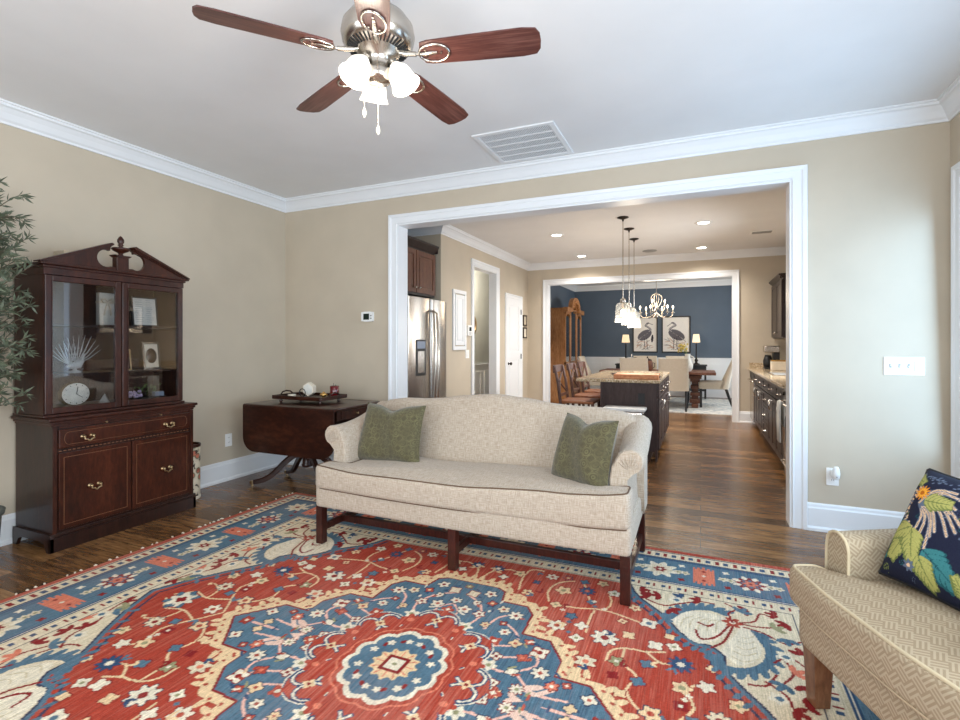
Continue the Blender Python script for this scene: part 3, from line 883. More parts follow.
    G = [(.49, .29, .045, 4, pale, redd), (.44, .23, .032, 4, red, salmon), (.43, .135, .032, 4, pale, None), (.53, .17, .042, 7, pale, red), (.59, .115, .030, 6, salmon, pale), (.48, .05, .032, 8, pale, green), (.42, 0, .028, 8, yel, red),
         (.73, .10, .034, 4, pale, red), (.68, .03, .028, 4, yel, None), (.31, .37, .030, 6, pale, red), (.38, .31, .034, 4, yel, red), (.34, .20, .028, 4, pale, redd), (.24, .54, .034, 5, cream, red), (.31, .51, .042, 7, pale, redd),
         (.21, .39, .026, 6, yel, red), (.15, .46, .032, 5, pale, redd), (.07, .47, .040, 5, pale, red), (0, .53, .034, 6, pale, red), (.05, .62, .038, 4, cream, None), (.13, .65, .038, 5, pale, redd), (.0, .68, .022, 6, green, yel), (.17, .57, .030, 4, red, yel),
         (.10, .55, .024, 4, pale, redd), (.28, .43, .022, 4, red, pale), (.43, .34, .026, 4, red, pale), (.39, .05, .024, 4, pale, redd), (.78, 0, .034, 5, red, pale), (.64, .14, .022, 4, red, pale), (.24, .62, .0, 4, pale, None)]
    for x, y, r, n, col, ci in G:
        if r > 0: c.flower(x, y, r * .88, n, col, ci, None, rnd.random() * 3, ol=navy if rnd.random() < .6 else redd)
    for k in range(60):
        x = rnd.uniform(.0, .82); y = rnd.uniform(.0, .68)
        if x / .84 + y / .78 > 1.05 or math.hypot(x, y) < .42: continue
        a = rnd.uniform(0, 6); col = rnd.choice([blued, pale, red, green, blued, yel])
        c.leaf(x, y, rnd.uniform(.022, .04), .012, a, col)
    # ---- red lobes round the centre
    for a, rx in ((0, .285), (45, .29), (90, .315)):
        a = math.radians(a); x, y = rx * math.cos(a), rx * math.sin(a)
        for ox, oy, r in ((0, 0, .104), (-.07, .055, .062), (-.07, -.055, .062)):
            px_, py_ = x + (-ox) * 0 + ox * math.cos(a) - oy * math.sin(a), y + ox * math.sin(a) + oy * math.cos(a)
            c.ell(px_, py_, r + .010, r + .010, 0, pale); c.ell(px_, py_, r + .005, r + .005, 0, blued)
        for ox, oy, r in ((0, 0, .104), (-.07, .055, .062), (-.07, -.055, .062)):
            px_, py_ = x + ox * math.cos(a) - oy * math.sin(a), y + ox * math.sin(a) + oy * math.cos(a); c.ell(px_, py_, r, r, 0, red)
        for sg in (-1, 1):
            q = [(x + (.02 + .055 * math.cos(t)) * math.cos(a) - sg * (.045 + .045 * math.sin(t)) * math.sin(a), y + (.02 + .055 * math.cos(t)) * math.sin(a) + sg * (.045 + .045 * math.sin(t)) * math.cos(a)) for t in [-2.6 + k * .4 for k in range(11)]]
            c.line(q, .020, blued); c.line(q, .008, pale)
        c.flower(x + .02 * math.cos(a), y + .02 * math.sin(a), .026, 4, yel, redd)
        c.flower(x + .125 * math.cos(a), y + .125 * math.sin(a), .034, 4, red, pale, None, a)
    for a in (22, 68):
        a = math.radians(a); c.flower(.36 * math.cos(a), .37 * math.sin(a), .036, 5, pale, green); c.flower(.30 * math.cos(a), .32 * math.sin(a), .05, 5, red, salmon)
    A = np.arctan2(c.Y, c.X + 1e-9)
    R = np.hypot(c.X, c.Y / 1.12)
    c.C[R < .238 + .014 * np.abs(np.sin(A * 6))] = red
    c.C[(R < .214 + .014 * np.abs(np.sin(A * 6))) & (R > .206 + .014 * np.abs(np.sin(A * 6)))] = salmon
    c.C[R < .182 + .022 * np.abs(np.sin(A * 6))] = pale
    c.C[R < .162 + .020 * np.abs(np.sin(A * 6))] = blue
    for a in (20, 50, 80):
        a = math.radians(a); c.flower(.138 * math.cos(a), .15 * math.sin(a), .018, 5, pale, None)
    for a in (35, 65): a = math.radians(a); c.leaf(.13 * math.cos(a), .14 * math.sin(a), .03, .018, a + 1, redd)
    c.C[np.hypot(c.X, c.Y) < .088 + .010 * np.cos(A * 12)] = yel
    m = (np.hypot(c.X, c.Y) < .085) & (np.abs(np.sin(A * 6)) < .22); c.C[m] = salmon
    sq = np.maximum(np.abs(c.X), np.abs(c.Y)); c.C[sq < .046] = redd; c.C[sq < .034] = pale
    c.ell(0, 0, .014, .006, 0, green)
    # ---- borders
    c.C[E < .56] = np.array(cream); rep = (np.abs((along + .03) % .075 - .0375) < .010) & (np.abs(E - .510) < .012); c.C[rep] = blued
    rep = (np.abs(along % .075 - .0375) < .006) & (np.abs(E - .510) < .020); c.C[rep] = redd
    c.C[np.abs(E - .556) < .004] = navy; c.C[np.abs(E - .478) < .004] = creamd
    c.C[(E < .470)] = np.array(blued); c.C[(E < .458) & (E > .452)] = pale
    c.C[E < .445] = np.array(blue)
    def border_motifs(horizontal, L, pitch, off, k):
        t = off
        while t < L:
            def q(s, e): return (s, RH - e) if horizontal else (RW - e, s)
            x, y = q(t, .305)
            if k % 4 == 0:
                c.flower(x, y, .100, 8, pale, None, None, .2); c.flower(x, y, .070, 8, cream, None); c.flower(x, y, .036, 6, redd, pale)
            elif k % 4 == 2:
                c.flower(x, y, .088, 8, pale, None, None, .4, .18); c.flower(x, y, .074, 8, redd); c.flower(x, y, .050, 8, blue); c.flower(x, y, .036, 6, salmon, redd)
            else:
                for j in range(9):
                    s = t + (j - 4) * .012; w = .112 - (.006, .030)[j % 2] - .004 * abs(j - 4)
                    c.line([q(s, .305 - w), q(s, .305 + w)], .013, salmon)
                for ee in (.25, .305, .36): c.flower(*q(t, ee), .014, 4, redd if ee != .305 else pale, None)
            for sg in (-1, 1):
                for ee in (.22, .395):
                    xx, yy = q(t + sg * pitch * .5, ee); c.flower(xx, yy, .022, 4, pale if ee < .3 else redd, None, None, .6)
                xx, yy = q(t + sg * pitch * .42, .305); c.flower(xx, yy, .026, 5, cream, green, None, .2)
            k += 1; t += pitch
    border_motifs(False, 1.14, .250, .0, 2)
    border_motifs(True, 1.62, .220, .0, 0)
    x, y = RW - .305, RH - .305
    c.flower(x, y, .09, 8, pale); c.flower(x, y, .06, 8, cream, redd)
    c.C[np.abs(E - .166) < .006] = blued; c.C[E < .155] = np.array(cream)
    rep = (np.abs(along % .09 - .045) < .014) & (np.abs(E - .105) < .016); c.C[rep] = blued
    rep = (np.abs((along + .045) % .09 - .045) < .010) & (np.abs(E - .105) < .022); c.C[rep] = redd
    c.C[np.abs(E - .148) < .004] = navy; c.C[np.abs(E - .060) < .005] = navy
    c.C[E < .052] = np.array(red)
    Q = c.C
    C = np.concatenate([Q[:, :0:-1], Q], 1); C = np.concatenate([C[:0:-1], C], 0)
    # each weft streak takes the dye a little differently
    rs0 = np.random.RandomState(8); ny0, nx0, _ = C.shape
    st = rs0.rand(22, nx0); yy = np.linspace(0, 20.99, ny0); i0 = yy.astype(int); fr_ = (yy - i0)[:, None]
    st = st[i0] * (1 - fr_) + st[i0 + 1] * fr_
    big = np.interp(np.arange(nx0), np.linspace(0, nx0, 14), rs0.rand(14))[None, :]
    f = np.clip((st * .75 + big * .6 - .62) * 2.6, 0, 1)[..., None]
    isr = (np.abs(C - np.array(red)).sum(-1) < .02)[..., None]; isb = (np.abs(C - np.array(blue)).sum(-1) < .02)[..., None]
    C = np.where(isr, C * (1 - f * .6) + np.array(srgb(198, 118, 98)) * f * .6, C)
    C = np.where(isb, C * (1 - f * .45) + np.array(srgb(52, 78, 100)) * f * .45, C)
    # uneven dyeing of the wool, thread by thread and knot by knot
    rs = np.random.RandomState(3)
    ny, nx, _ = C.shape
    C = C * (1 + rs.normal(0, .075, (ny, nx, 1))) * (1 + rs.normal(0, .05, (1, nx, 1)))
    C = np.clip(C, 0, 1)
    xs = np.linspace(-RW, RW, nx); ys = np.linspace(-RH, RH, ny)
    X, Y = np.meshgrid(xs, ys)
    Y = Y + .004 * np.sin(X * 3.1); X = X + .006 * np.sin(Y * 2.3)
    e = np.minimum(RW - np.abs(X), RH - np.abs(Y))
    Z = np.minimum(.012, .006 + e * .4).clip(.004) + 0.0004 * rs.normal(size=X.shape)
    rug_root = thing('area_rug', 'large red, blue and cream oriental rug with a flower medallion under the sofa', 'rug', (-1.085, 1.650, 0))
    grid_object('pile', C, np.stack([X, Y, Z], -1), 'rug', rug_root, skirt=0.0005)
    fr = MB()
    for sx in (-1, 1):
        y = -RH + .02
        while y < RH - .01:
            L = rnd.uniform(.008, .030)
            p = (sx * RW, y, .006); q = (sx * (RW + L), y + rnd.uniform(-.012, .012), .004)
            fr.tube([p, ((p[0] + q[0]) / 2, (p[1] + q[1]) / 2, .009), q], [.004, .005, .002], 5)
            y += rnd.choice([.035, .05, .075, .1])
    tag(fr.build('fringe', 'cream', rug_root), None, None, None, 'stuff')
M['rug'] = vcol('wool_rug', 0.9, True, 0.35)
rug()

# ================================================================== LIVING ROOM
RZ = 0.0138   # top of the rug
def sofa():
    t = thing('camelback_sofa', 'oatmeal linen camelback sofa with rolled arms standing on the patterned rug', 'sofa', (-1.245, 2.80, 0))
    # seat cushion (T-shaped)
    W = .945; yi = -.215
    poly = densify(round_poly([(-W, -.375), (W, -.375), (W, yi), (.815, yi + .01), (.815, .20), (-.815, .20), (-.815, yi + .01), (-W, yi)], .045, 4), .05)
    mb, lo, hi = slab(poly, .362, .500, .026, .030, 6)
    topz = [(-.95, .0), (-.62, -.014), (-.25, -.020), (.05, -.014), (.3, -.004), (.6, .012), (.8, .030), (.95, .050)]
    def wz(x, y, z):
        k = smoothstep(.40, .49, z)
        return (x, y + .006 * math.sin(4 * x), z + k * (interp(topz, x) + .004 * math.sin(9 * x + 6 * y)) + (1 - k) * (.012 * smoothstep(.7, .95, x) - .006 * math.cos(2.5 * x) - .006))
    mb.warp(wz); c = mb.build('seat_cushion', 'sofa', t)
    for ring, up in ((lo, -.004), (hi, .004)):
        pts = [wz(p.x, p.y, p.z) for p in ring]
        pts = [(x * 1.002, y - .001, z + up * 0) for x, y, z in pts] + [wz(*ring[0])]
        MB().tube(pts, .0042, 6, False).build('piping', 'piping', c)
    # upholstered seat rail
    rail = MB()
    poly = densify(round_poly([(-.945, -.360), (.945, -.360), (.935, .345), (-.935, .345)], .03, 3), .08)
    m2, _, _ = slab(poly, .240, .385, .018, 0, 1, 3)
    m2.warp(lambda x, y, z: (x, y, z - .004 * math.cos(3.3 * x) * (z < .3)))
    m2.build('seat_rail', 'sofa', t)
    # serpentine back
    hp = [(-.96, .765), (-.90, .815), (-.82, .848), (-.68, .866), (-.52, .868), (-.40, .876), (-.22, .902), (0, .920), (.22, .902), (.40, .876), (.52, .868), (.68, .866), (.82, .848), (.90, .815), (.96, .765)]
    rings = []
    for i in range(61):
        x = -.955 + 1.91 * i / 60; h = interp(hp, x); R = .048
        e = 1 - smoothstep(.90, .958, abs(x)) * .45
        yf0, yf1 = .165, .245; yb0, yb1 = .345, .355
        pts = [(x, yf0 - .012 * 0, .40), (x, yf0 - .010, .50), (x, yf0 + (yf1 - yf0) * .5 - .014 * e, .66), (x, yf1 - .012, h - .10)]
        for k in range(7):
            a = PI - PI * k / 6
            pts.append((x, (yf1 + yb1) / 2 + (yb1 - yf1) / 2 * math.cos(a), h - R + R * math.sin(a)))
        pts += [(x, yb1, h - .12), (x, yb0, .55), (x, yb0, .30), (x, yf0 + .02, .30)]
        rings.append(pts)
    MB().loft(rings, True, True, True).build('backrest', 'sofa', t)
    # rolled arms
    for sg in (-1, 1):
        rings = []
        for i in range(15):
            f = i / 14; y = -.205 + f * .535
            top = .725 + .012 * math.sin(f * PI) * -1 + .105 * f ** 1.8       # sweeps up to the back
            rr = .060 + .012 * f; cx = .932 - .020 * f; cz = top - rr
            xi = .820 - .010 * f
            pts = [(xi, .30), (xi, .42), (xi + .002, cz - .10), (xi + .014, cz - .03)]
            for k in range(11):
                a = math.radians(165 - k * 24)
                ex = 1.0 if math.cos(a) > 0 else 1.22
                pts.append((cx + rr * ex * math.cos(a), cz + rr * math.sin(a)))
            pts += [(.912, cz - .095), (.918, .42), (.930, .30)]
            rings.append([(sg * px, y, pz) for px, pz in pts])
        # soft front edge
        r0 = rings[0]; cxm = sum(p[0] for p in r0) / len(r0); czm = sum(p[2] for p in r0) / len(r0)
        front = [(cxm + (p[0] - cxm) * .90, p[1] - .012, czm + (p[2] - czm) * .965) for p in r0]
        a = MB().loft([front] + rings, True, True, True).build('arm', 'sofa', t)
        pl = MB()
        for k in range(7):
            an = math.radians(175 - k * 30); px = .925 + .056 * math.cos(an) * (1.25 if math.cos(an) < 0 else 1); pz = .665 + .056 * math.sin(an)
            pl.tube([(sg * .922, -.218, .620), (sg * (.925 + (px - .925) * .6), -.221, .62 + (pz - .62) * .6), (sg * px, -.206, pz), (sg * px, -.17, pz + .002)], [.002, .004, .004, .001], 6)
        pl.build('pleats', 'sofa', a)
    # legs and stretchers
    for x in (-.918, 0.0, .918):
        for y in (-.325, .325):
            l = MB(); l.box(x - .024, x + .024, y - .024, y + .024, RZ, .248, .003)
            if y > 0: l.warp(lambda X, Y, Z: (X, Y + .03 * (1 - (Z - RZ) / .236), Z))
            l.build('leg', 'leg_wood', t)
    for x in (-.918, 0.0, .918):
        MB().box(x - .012, x + .012, -.30, .32, .085, .125, .002).build('stretcher', 'leg_wood', t)
    MB().box(-.906, .906, -.135, -.105, .085, .128, .002).build('stretcher', 'leg_wood', t)
sofa()

def throw_pillow(label, loc, rz, tilt, w, h, roll=0.0):
    mb = pillow_mb(w, h, .15, .035, 26, .05)
    m = Matrix.Rotation(-tilt, 3, 'X') @ Matrix.Rotation(roll, 3, 'Y')
    pts = [m @ Vector(p) for p in mb.v]; zmin = min(p.z for p in pts)
    mb.v = [(p.x, p.y, p.z - zmin) for p in pts]
    o = mb.build('throw_pillow', 'green'); o.location = loc; o.rotation_euler = (0, 0, rz)
    tag(o, label, 'pillow', 'green pillows on the sofa')
throw_pillow('olive green patterned throw pillow leaning at the left end of the sofa', (-1.868, 2.800, .476), .02, .34, .48, .395)
throw_pillow('olive green patterned throw pillow leaning against the right arm of the sofa', (-.575, 2.715, .487), -.56, .30, .40, .385, 0)

def armchair():
    t = thing('armchair', 'tan basketweave upholstered armchair with pale piping and wooden legs', 'armchair', (.787, 1.889, 0), math.radians(-67.7))
    W = .355
    poly = densify(round_poly([(-W, -.405), (-.15, -.425), (.15, -.425), (W, -.405), (W, -.30), (.255, -.275), (.255, .22), (-.255, .22), (-.255, -.275), (-W, -.30)], .035, 4), .04)
    mb, lo, hi = slab(poly, .355, .475, .022, .030, 6)
    c = mb.build('seat_cushion', 'basket', t)
    for r in (lo, hi):
        MB().tube([tuple(p) for p in r] + [tuple(r[0])], .0055, 6, False).build('piping', 'chair_piping', c)
    poly = densify(round_poly([(-.345, -.385), (.345, -.385), (.335, .36), (-.335, .36)], .05, 4), .06)
    m2, _, _ = slab(poly, .205, .365, .035, 0, 1, 4); m2.build('seat_frame', 'basket', t)
    for sg in (-1, 1):
        rings = []
        for i in range(10):
            f = i / 9; y = -.272 + f * .56; top = .612 + .03 * f
            pts = [(.235, .30), (.232, top - .06)] + [(.285 + .053 * math.cos(math.radians(180 - k * 22.5)) * 1.0, top - .05 + .05 * math.sin(math.radians(180 - k * 22.5))) for k in range(9)] + [(.340, top - .06), (.345, .30)]
            rings.append([(sg * a, y, b) for a, b in pts])
        a = MB().loft(rings, True, True, True).build('arm', 'basket', t)
        MB().tube([(p[0], p[1] - .002, p[2]) for p in rings[0]], .0055, 6).build('piping', 'chair_piping', a)
    rings = []
    for i in range(15):
        x = -.32 + .64 * i / 14; h = .98 - .05 * (x / .32) ** 4
        pts = [(x, .20, .40), (x, .215, .60), (x, .265, h - .06)] + [(x, .325 + .055 * math.cos(math.radians(180 - k * 30)), h - .05 + .05 * math.sin(math.radians(180 - k * 30))) for k in range(7)] + [(x, .37, .60), (x, .35, .30), (x, .24, .30)]
        rings.append(pts)
    MB().loft(rings, True, True, True).build('backrest', 'basket', t)
    for sx in (-1, 1):
        for sy in (-1, 1):
            l = MB(); x, y = sx * .305, sy * .325
            z0 = RZ if (sy < 0) else RZ
            l.box(x - .034, x + .034, y - .034, y + .034, z0, .215, .003)
            l.warp(lambda X, Y, Z: (x + (X - x) * (.72 + .28 * Z / .215) - 0 * Y, y + (Y - y) * (.72 + .28 * Z / .215) + (.05 * (1 - Z / .215) if sy > 0 else 0), Z))
            l.build('leg', 'chair_leg', t)
armchair()

def floral_pillow():
    # navy cushion printed with flowers and foliage
    n = 170; w = .375
    c = Canvas(-.38, .62, -.5, .5, 1 / n, srgb(30, 34, 54))
    rnd = random.Random(4)
    lg = srgb(168, 166, 96); lg2 = srgb(112, 122, 68); teal = srgb(58, 120, 124); teald = srgb(34, 84, 92); orange = srgb(222, 142, 40); pk = srgb(222, 190, 154); gb = srgb(94, 106, 126)
    def frond(x, y, L, a, col, vein, k=6):
        L = L * .86
        for j in range(k):
            f = j / k
            bx, by = x + math.cos(a) * L * f, y + math.sin(a) * L * f
            for s in (-1, 1): c.leaf(bx - .003, by - .004, L * (.55 - .3 * f) + .01, L * .15 + .012, a + s * (.75 - .2 * f), vein); c.leaf(bx, by, L * (.52 - .3 * f), L * .15, a + s * (.75 - .2 * f), col)
        c.leaf(x + math.cos(a) * L * .6, y + math.sin(a) * L * .6, L * .5, L * .16, a, col)
        c.line([(x, y), (x + math.cos(a) * L * .95, y + math.sin(a) * L * .95)], .008, vein)
    for k in range(34):
        frond(rnd.uniform(-.36, .6), rnd.uniform(-.48, .48), rnd.uniform(.05, .10), rnd.uniform(0, 6), rnd.choice([teald, lg2, gb, srgb(52, 60, 84)]), srgb(30, 34, 54), 3)
    # scaly band and petal plume
    for k in range(150):
        f = rnd.random(); a = 2.2 + 2.0 * f; r = .30 + rnd.uniform(-.05, .05)
        c.ell(-.02 + r * math.cos(a), .12 + r * 1.0 * math.sin(a) * .8, .013, .009, a, gb if k % 2 else pk)
    for k in range(60): c.ell(rnd.uniform(-.45, .40), .40 + rnd.uniform(-.03, .05), .012, .008, rnd.random(), gb)
    for k in range(13):
        a = -1.1 + k * .17; L = rnd.uniform(.26, .42)
        x0, y0 = -.18, .17
        pts = [(x0, y0), (x0 + L * .5 * math.cos(a), y0 + L * .5 * math.sin(a) + .03), (x0 + L * math.cos(a - .3), y0 + L * math.sin(a - .3))]
        q = curve2(pts); c.line(q, .030, gb); c.line(q, .016, pk); c.line(q, .004, srgb(120, 92, 74))
    frond(-.14, .20, .24, .15, lg, lg2); frond(-.44, .02, .20, 1.2, lg, lg2)
    c.flower(-.20, .26, .072, 12, orange, srgb(188, 100, 24), srgb(240, 176, 60), 0, .2)
    frond(-.14, -.06, .34, -1.9, lg, lg2); frond(-.14, -.06, .30, -1.2, lg, lg2); frond(-.15, -.05, .26, -2.6, lg, lg2)
    frond(.02, -.20, .36, -.55, teal, teald); frond(.0, -.26, .26, -.95, lg, lg2)
    frond(-.44, .0, .16, -.2, teal, teald); frond(.25, .36, .22, -.2, teal, teald); frond(.1, .42, .2, .1, teal, teald); frond(-.4, .40, .18, -.3, lg, lg2)
    frond(.38, -.42, .18, 2.2, lg, lg2); frond(-.42, -.38, .14, .4, teal, teald)
    c.flower(-.06, -.36, .05, 7, gb, pk); c.flower(-.44, -.30, .035, 6, orange, redd); c.flower(.30, .02, .09, 9, gb, pk); c.flower(.36, -.12, .06, 8, pk, orange)
    C = c.C; ny, nx, _ = C.shape
    U, V = np.meshgrid(np.linspace(-1, 1, nx), np.linspace(-1, 1, ny))
    th = np.maximum(0, (1 - U ** 4) * (1 - V ** 4)) ** .62
    X = U * w / 2 * (1 - .06 * (1 - V * V)); Z = V * w / 2 * (1 - .06 * (1 - U * U)); 
    tilt = .48
    def mk(sg):
        Y = sg * .085 * th
        Z2 = Z * math.cos(tilt) - Y * math.sin(tilt) * -1 * -1; Y2 = Y * math.cos(tilt) + Z * math.sin(tilt)
        roll = -.03
        X3 = X * math.cos(roll) - Z2 * math.sin(roll); Z3 = X * math.sin(roll) + Z2 * math.cos(roll)
        return np.stack([X3, Y2, Z3 + w / 2 * math.cos(tilt) + .01], -1)
    t = thing('floral_pillow', 'navy throw pillow printed with green leaves and an orange bloom, in the armchair', 'pillow', (.708, 1.900, .492), math.radians(-58))
    grid_object('pillow_front', C, mk(-1), 'floral_pillow', t)
    grid_object('pillow_back', C[:, ::-1] * 0 + np.array(srgb(30, 34, 54)), mk(1), 'floral_pillow', t)
    f = mk(-1) * 0 + (mk(-1) + mk(1)) / 2
    edge = np.concatenate([f[0, :], f[1:, -1], f[-1, -2::-1], f[-2:0:-1, 0]])[::4]
    MB().tube([tuple(p) for p in edge] + [tuple(edge[0])], .005, 6, False).build('piping', 'black', t)
M['floral_pillow'] = vcol('printed_cotton', .8, False, .15)
floral_pillow()

# ---------------------------------------------------------------- hutch
HX, HY = -3.745, 2.183
def hw(x, y, z): return (HX - y, HY + x, z)
def bail(mb, x, y, z, w=.052):
    for s in (-1, 1):
        ax = Matrix.Rotation(PI / 2, 3, 'X')
        mb.lathe([(.013, 0), (.013, .004), (.006, .007), (.006, .016), (.010, .020), (.006, .026), (.0005, .028)], (x + s * w / 2, y, z), 10, axis=ax)
    pts = [(x - w / 2, y - .020, z)] + [(x - w / 2 + w * k / 8, y - .026, z - .012 - .012 * math.sin(PI * k / 8) - .004 * math.cos(4 * PI * k / 8)) for k in range(9)] + [(x + w / 2, y - .020, z)]
    mb.tube(pts, .0045, 6)
def inlay_rect(mb, x0, x1, z0, z1, y, w=.003):
    for a, b, c, d in ((x0, x1, z0, z0 + w), (x0, x1, z1 - w, z1), (x0, x0 + w, z0, z1), (x1 - w, x1, z0, z1)):
        mb.box(a, b, y - .0012, y + .002, c, d)
def hutch():
    t = thing('china_hutch', 'tall mahogany china hutch with glass doors and a broken pediment against left wall', 'cabinet', (HX, HY, 0), PI / 2)
    b = MB(); b.box(-.455, .455, -.190, .205, .10, .758); b.build('base_body', 'mahogany_dark', t)
    p = MB(); p.box(-.472, .472, -.205, -.185, 0, .085, .002); p.box(-.466, .466, -.200, -.185, .085, .108, .004)
    for s in (-1, 1):
        poly = [(-.205, 0), (-.165, 0), (-.14, .045), (-.10, .058), (.10, .058), (.14, .045), (.165, 0), (.205, 0), (.205, .085), (.200, .108), (-.200, .108), (-.205, .085)]
        p.prism(poly, s * .472, s * .452, 'yz')
    p.build('plinth', 'mahogany_dark', t)
    tp = MB(); tp.box(-.482, .482, -.215, .208, .782, .802, .006); tp.box(-.470, .470, -.205, .205, .765, .782, .004); tp.box(-.460, .460, -.196, .205, .752, .765); tp.build('base_top', 'mahogany', t)
    sl = MB(); sl.box(-.42, .42, -.197, -.188, .738, .750); s_ = sl.build('slide', 'mahogany', t)
    ax = Matrix.Rotation(PI / 2, 3, 'X')
    for x in (-.16, .20): MB().lathe([(.004, 0), (.004, .008), (.007, .012), (.0005, .016)], (x, -.197, .744), 8, axis=ax).build('knob', 'brass', s_)
    for x in (-.443, .443): MB().box(x - .012, x + .012, -.200, -.188, .108, .75, .002).build('stile', 'mahogany', t)
    d = MB(); d.box(-.425, .425, -.205, -.188, .615, .732, .004); dr = d.build('drawer', 'mahogany_flat', t)
    il = MB(); a0 = []
    x0, x1, z0, z1, r = -.395, .395, .636, .712, .022
    loop = [(x0 + r, z0), (x1 - r, z0)] + arc(x1 - r, (z0 + z1) / 2, r * 1.1, -PI / 2, PI / 2, 8, (z1 - z0) / 2) + [(x0 + r, z1)] + arc(x0 + r, (z0 + z1) / 2, r * 1.1, PI / 2, PI * 1.5, 8, (z1 - z0) / 2)
    il.tube([(x, -.2055, z) for x, z in loop], .0016, 4, False); il.build('inlay', 'inlay', dr)
    for x, z in ((-.272, .672), (.255, .672)):
        h = MB(); bail(h, x, -.205, z); h.build('drawer_pull', 'brass', dr)
    dt = MB()
    for i in range(34): dt.box(-.42 + i * .025, -.42 + i * .025 + .014, -.1925, -.1885, .597, .603)
    dt.build('inlay_band', 'inlay', t)
    for s in (-1, 1):
        d = MB(); d.box(s * .005, s * .425, -.203, -.188, .125, .588, .003); dd = d.build('door', 'mahogany_flat', t)
        il = MB(); inlay_rect(il, min(s * .03, s * .40), max(s * .03, s * .40), .152, .562, -.2035, .0028); il.build('inlay', 'inlay', dd)
        h = MB(); bail(h, s * .235 + .005, -.203, .355); h.build('door_pull', 'brass', dd)
    # upper case
    xo = -.02; hf = .443
    u = MB(); u.box(xo - hf, xo - hf + .018, -.115, .205, .802, 1.675); u.box(xo + hf - .018, xo + hf, -.115, .205, .802, 1.675)
    u.box(xo - hf + .018, xo + hf - .018, .190, .205, .802, 1.675); u.box(xo - hf, xo + hf, -.115, .205, 1.675, 1.700); u.box(xo - hf + .018, xo + hf - .018, -.105, .190, .802, .848)
    u.box(xo - hf - .010, xo + hf + .010, -.135, .205, .802, .818, .004)
    u.build('upper_case', 'mahogany', t)
    for z in (1.378, 1.062): MB().box(xo - hf + .019, xo + hf - .019, -.085, .188, z - .014, z).build('shelf', 'mahogany_dark', t)
    for s in (-1, 1):
        xa, xb = xo + s * .003, xo + s * (hf - .002)
        if xa > xb: xa, xb = xb, xa
        d = MB(); f = .038
        d.box(xa, xa + f, -.130, -.112, .822, 1.672, .004); d.box(xb - f, xb, -.130, -.112, .822, 1.672, .004)
        d.box(xa + f, xb - f, -.130, -.112, .822, .822 + f, .004); d.box(xa + f, xb - f, -.130, -.112, 1.672 - f, 1.672, .004)
        for q in ((xa + f - .006, xa + f), (xb - f, xb - f + .006)): d.box(q[0], q[1], -.134, -.130, .855, 1.638)
        dd = d.build('glass_door', 'mahogany', t)
        g = MB(); g.box(xa + f, xb - f, -.122, -.119, .822 + f, 1.672 - f); g.build('pane', 'cab_glass', dd)
    # frieze, cornice and pediment
    f = MB(); f.box(xo - hf - .004, xo + hf + .004, -.128, .205, 1.675, 1.725); f.box(xo - hf - .012, xo + hf + .012, -.142, .205, 1.715, 1.730, .003); f.box(xo - hf - .030, xo + hf + .030, -.158, .205, 1.730, 1.744, .004)
    f.build('cornice', 'mahogany', t)
    for s in (-1, 1):
        C0 = (.098, 1.820); r = .057
        pl = [(0.0, 1.744), (0.0, 1.760), (.045, 1.768)] + [(C0[0] + r * math.cos(a), C0[1] + r * math.sin(a)) for a in [math.radians(-118 + k * (118 + 112) / 14) for k in range(15)]]
        pl += [(.070, 1.902), (.085, 1.908), (.465, 1.748)]
        pe = MB(); pe.prism([(xo + s * x, z) for x, z in pl], -.130, -.108, 'xz'); P = pe.build('pediment', 'mahogany_flat', t)
        rk = MB(); rk.prism([(xo + s * x, z) for x, z in ((.478, 1.744), (.478, 1.752), (.078, 1.925), (.062, 1.918), (.075, 1.905))], -.158, -.085, 'xz')
        rk.prism([(xo + s * x, z) for x, z in ((.455, 1.744), (.455, 1.750), (.085, 1.908), (.072, 1.902), (.085, 1.893))], -.143, -.085, 'xz')
        rk.build('raking_cornice', 'mahogany', P)
    fn = MB(); fn.box(xo - .040, xo + .040, -.140, -.09, 1.744, 1.840, .003); fn.prism([(xo - .038, 1.838), (xo - .055, 1.852), (xo + .055, 1.852), (xo + .038, 1.838)], -.150, -.08, 'xz')
    fn.lathe([(.022, 1.852), (.012, 1.862), (.016, 1.870), (.045, 1.884), (.056, 1.898), (.052, 1.904), (.020, 1.908), (.010, 1.916), (.020, 1.924), (.012, 1.930), (.021, 1.946), (.020, 1.962), (.010, 1.980), (.0005, 1.988)], (xo, -.115, 0), 20)
    fn.build('finial', 'mahogany', t)
hutch()

def at_hutch(name, label, cat, x, y, z, rz=0, group=None): return thing(name, label, cat, hw(x, y, z), PI / 2 + rz, group)
# clock
c = at_hutch('mantel_clock', 'round gold-rimmed clock standing behind the left glass door of the hutch', 'clock', -.262, -.035, .8485)
ax = Matrix.Rotation(PI / 2, 3, 'X')
MB().lathe([(.0005, .030), (.060, .030), (.078, .016), (.080, 0), (.074, -.012)][::-1], (0, .0, .080), 32, axis=ax).warp(lambda x, y, z: (x * 1.12, y, z)).build('case', 'gold', c)
MB().lathe([(.070, .0), (.068, .004), (.0005, .004)], (0, -.029, .080), 32, axis=ax).warp(lambda x, y, z: (x * 1.12, y, z)).build('dial', 'paper', c)
for k in range(12):
    a = k * PI / 6; MB().bar((.056 * math.sin(a) * 1.12, -.0345, .080 + .056 * math.cos(a)), (.064 * math.sin(a) * 1.12, -.0345, .080 + .064 * math.cos(a)), .005, .002).build('hour_mark', 'black', c)
m = MB(); m.bar((0, -.036, .08), (.008, -.036, .128), .004, .002); m.bar((0, -.036, .08), (.034, -.036, .056), .005, .002); m.build('hands', 'black', c)
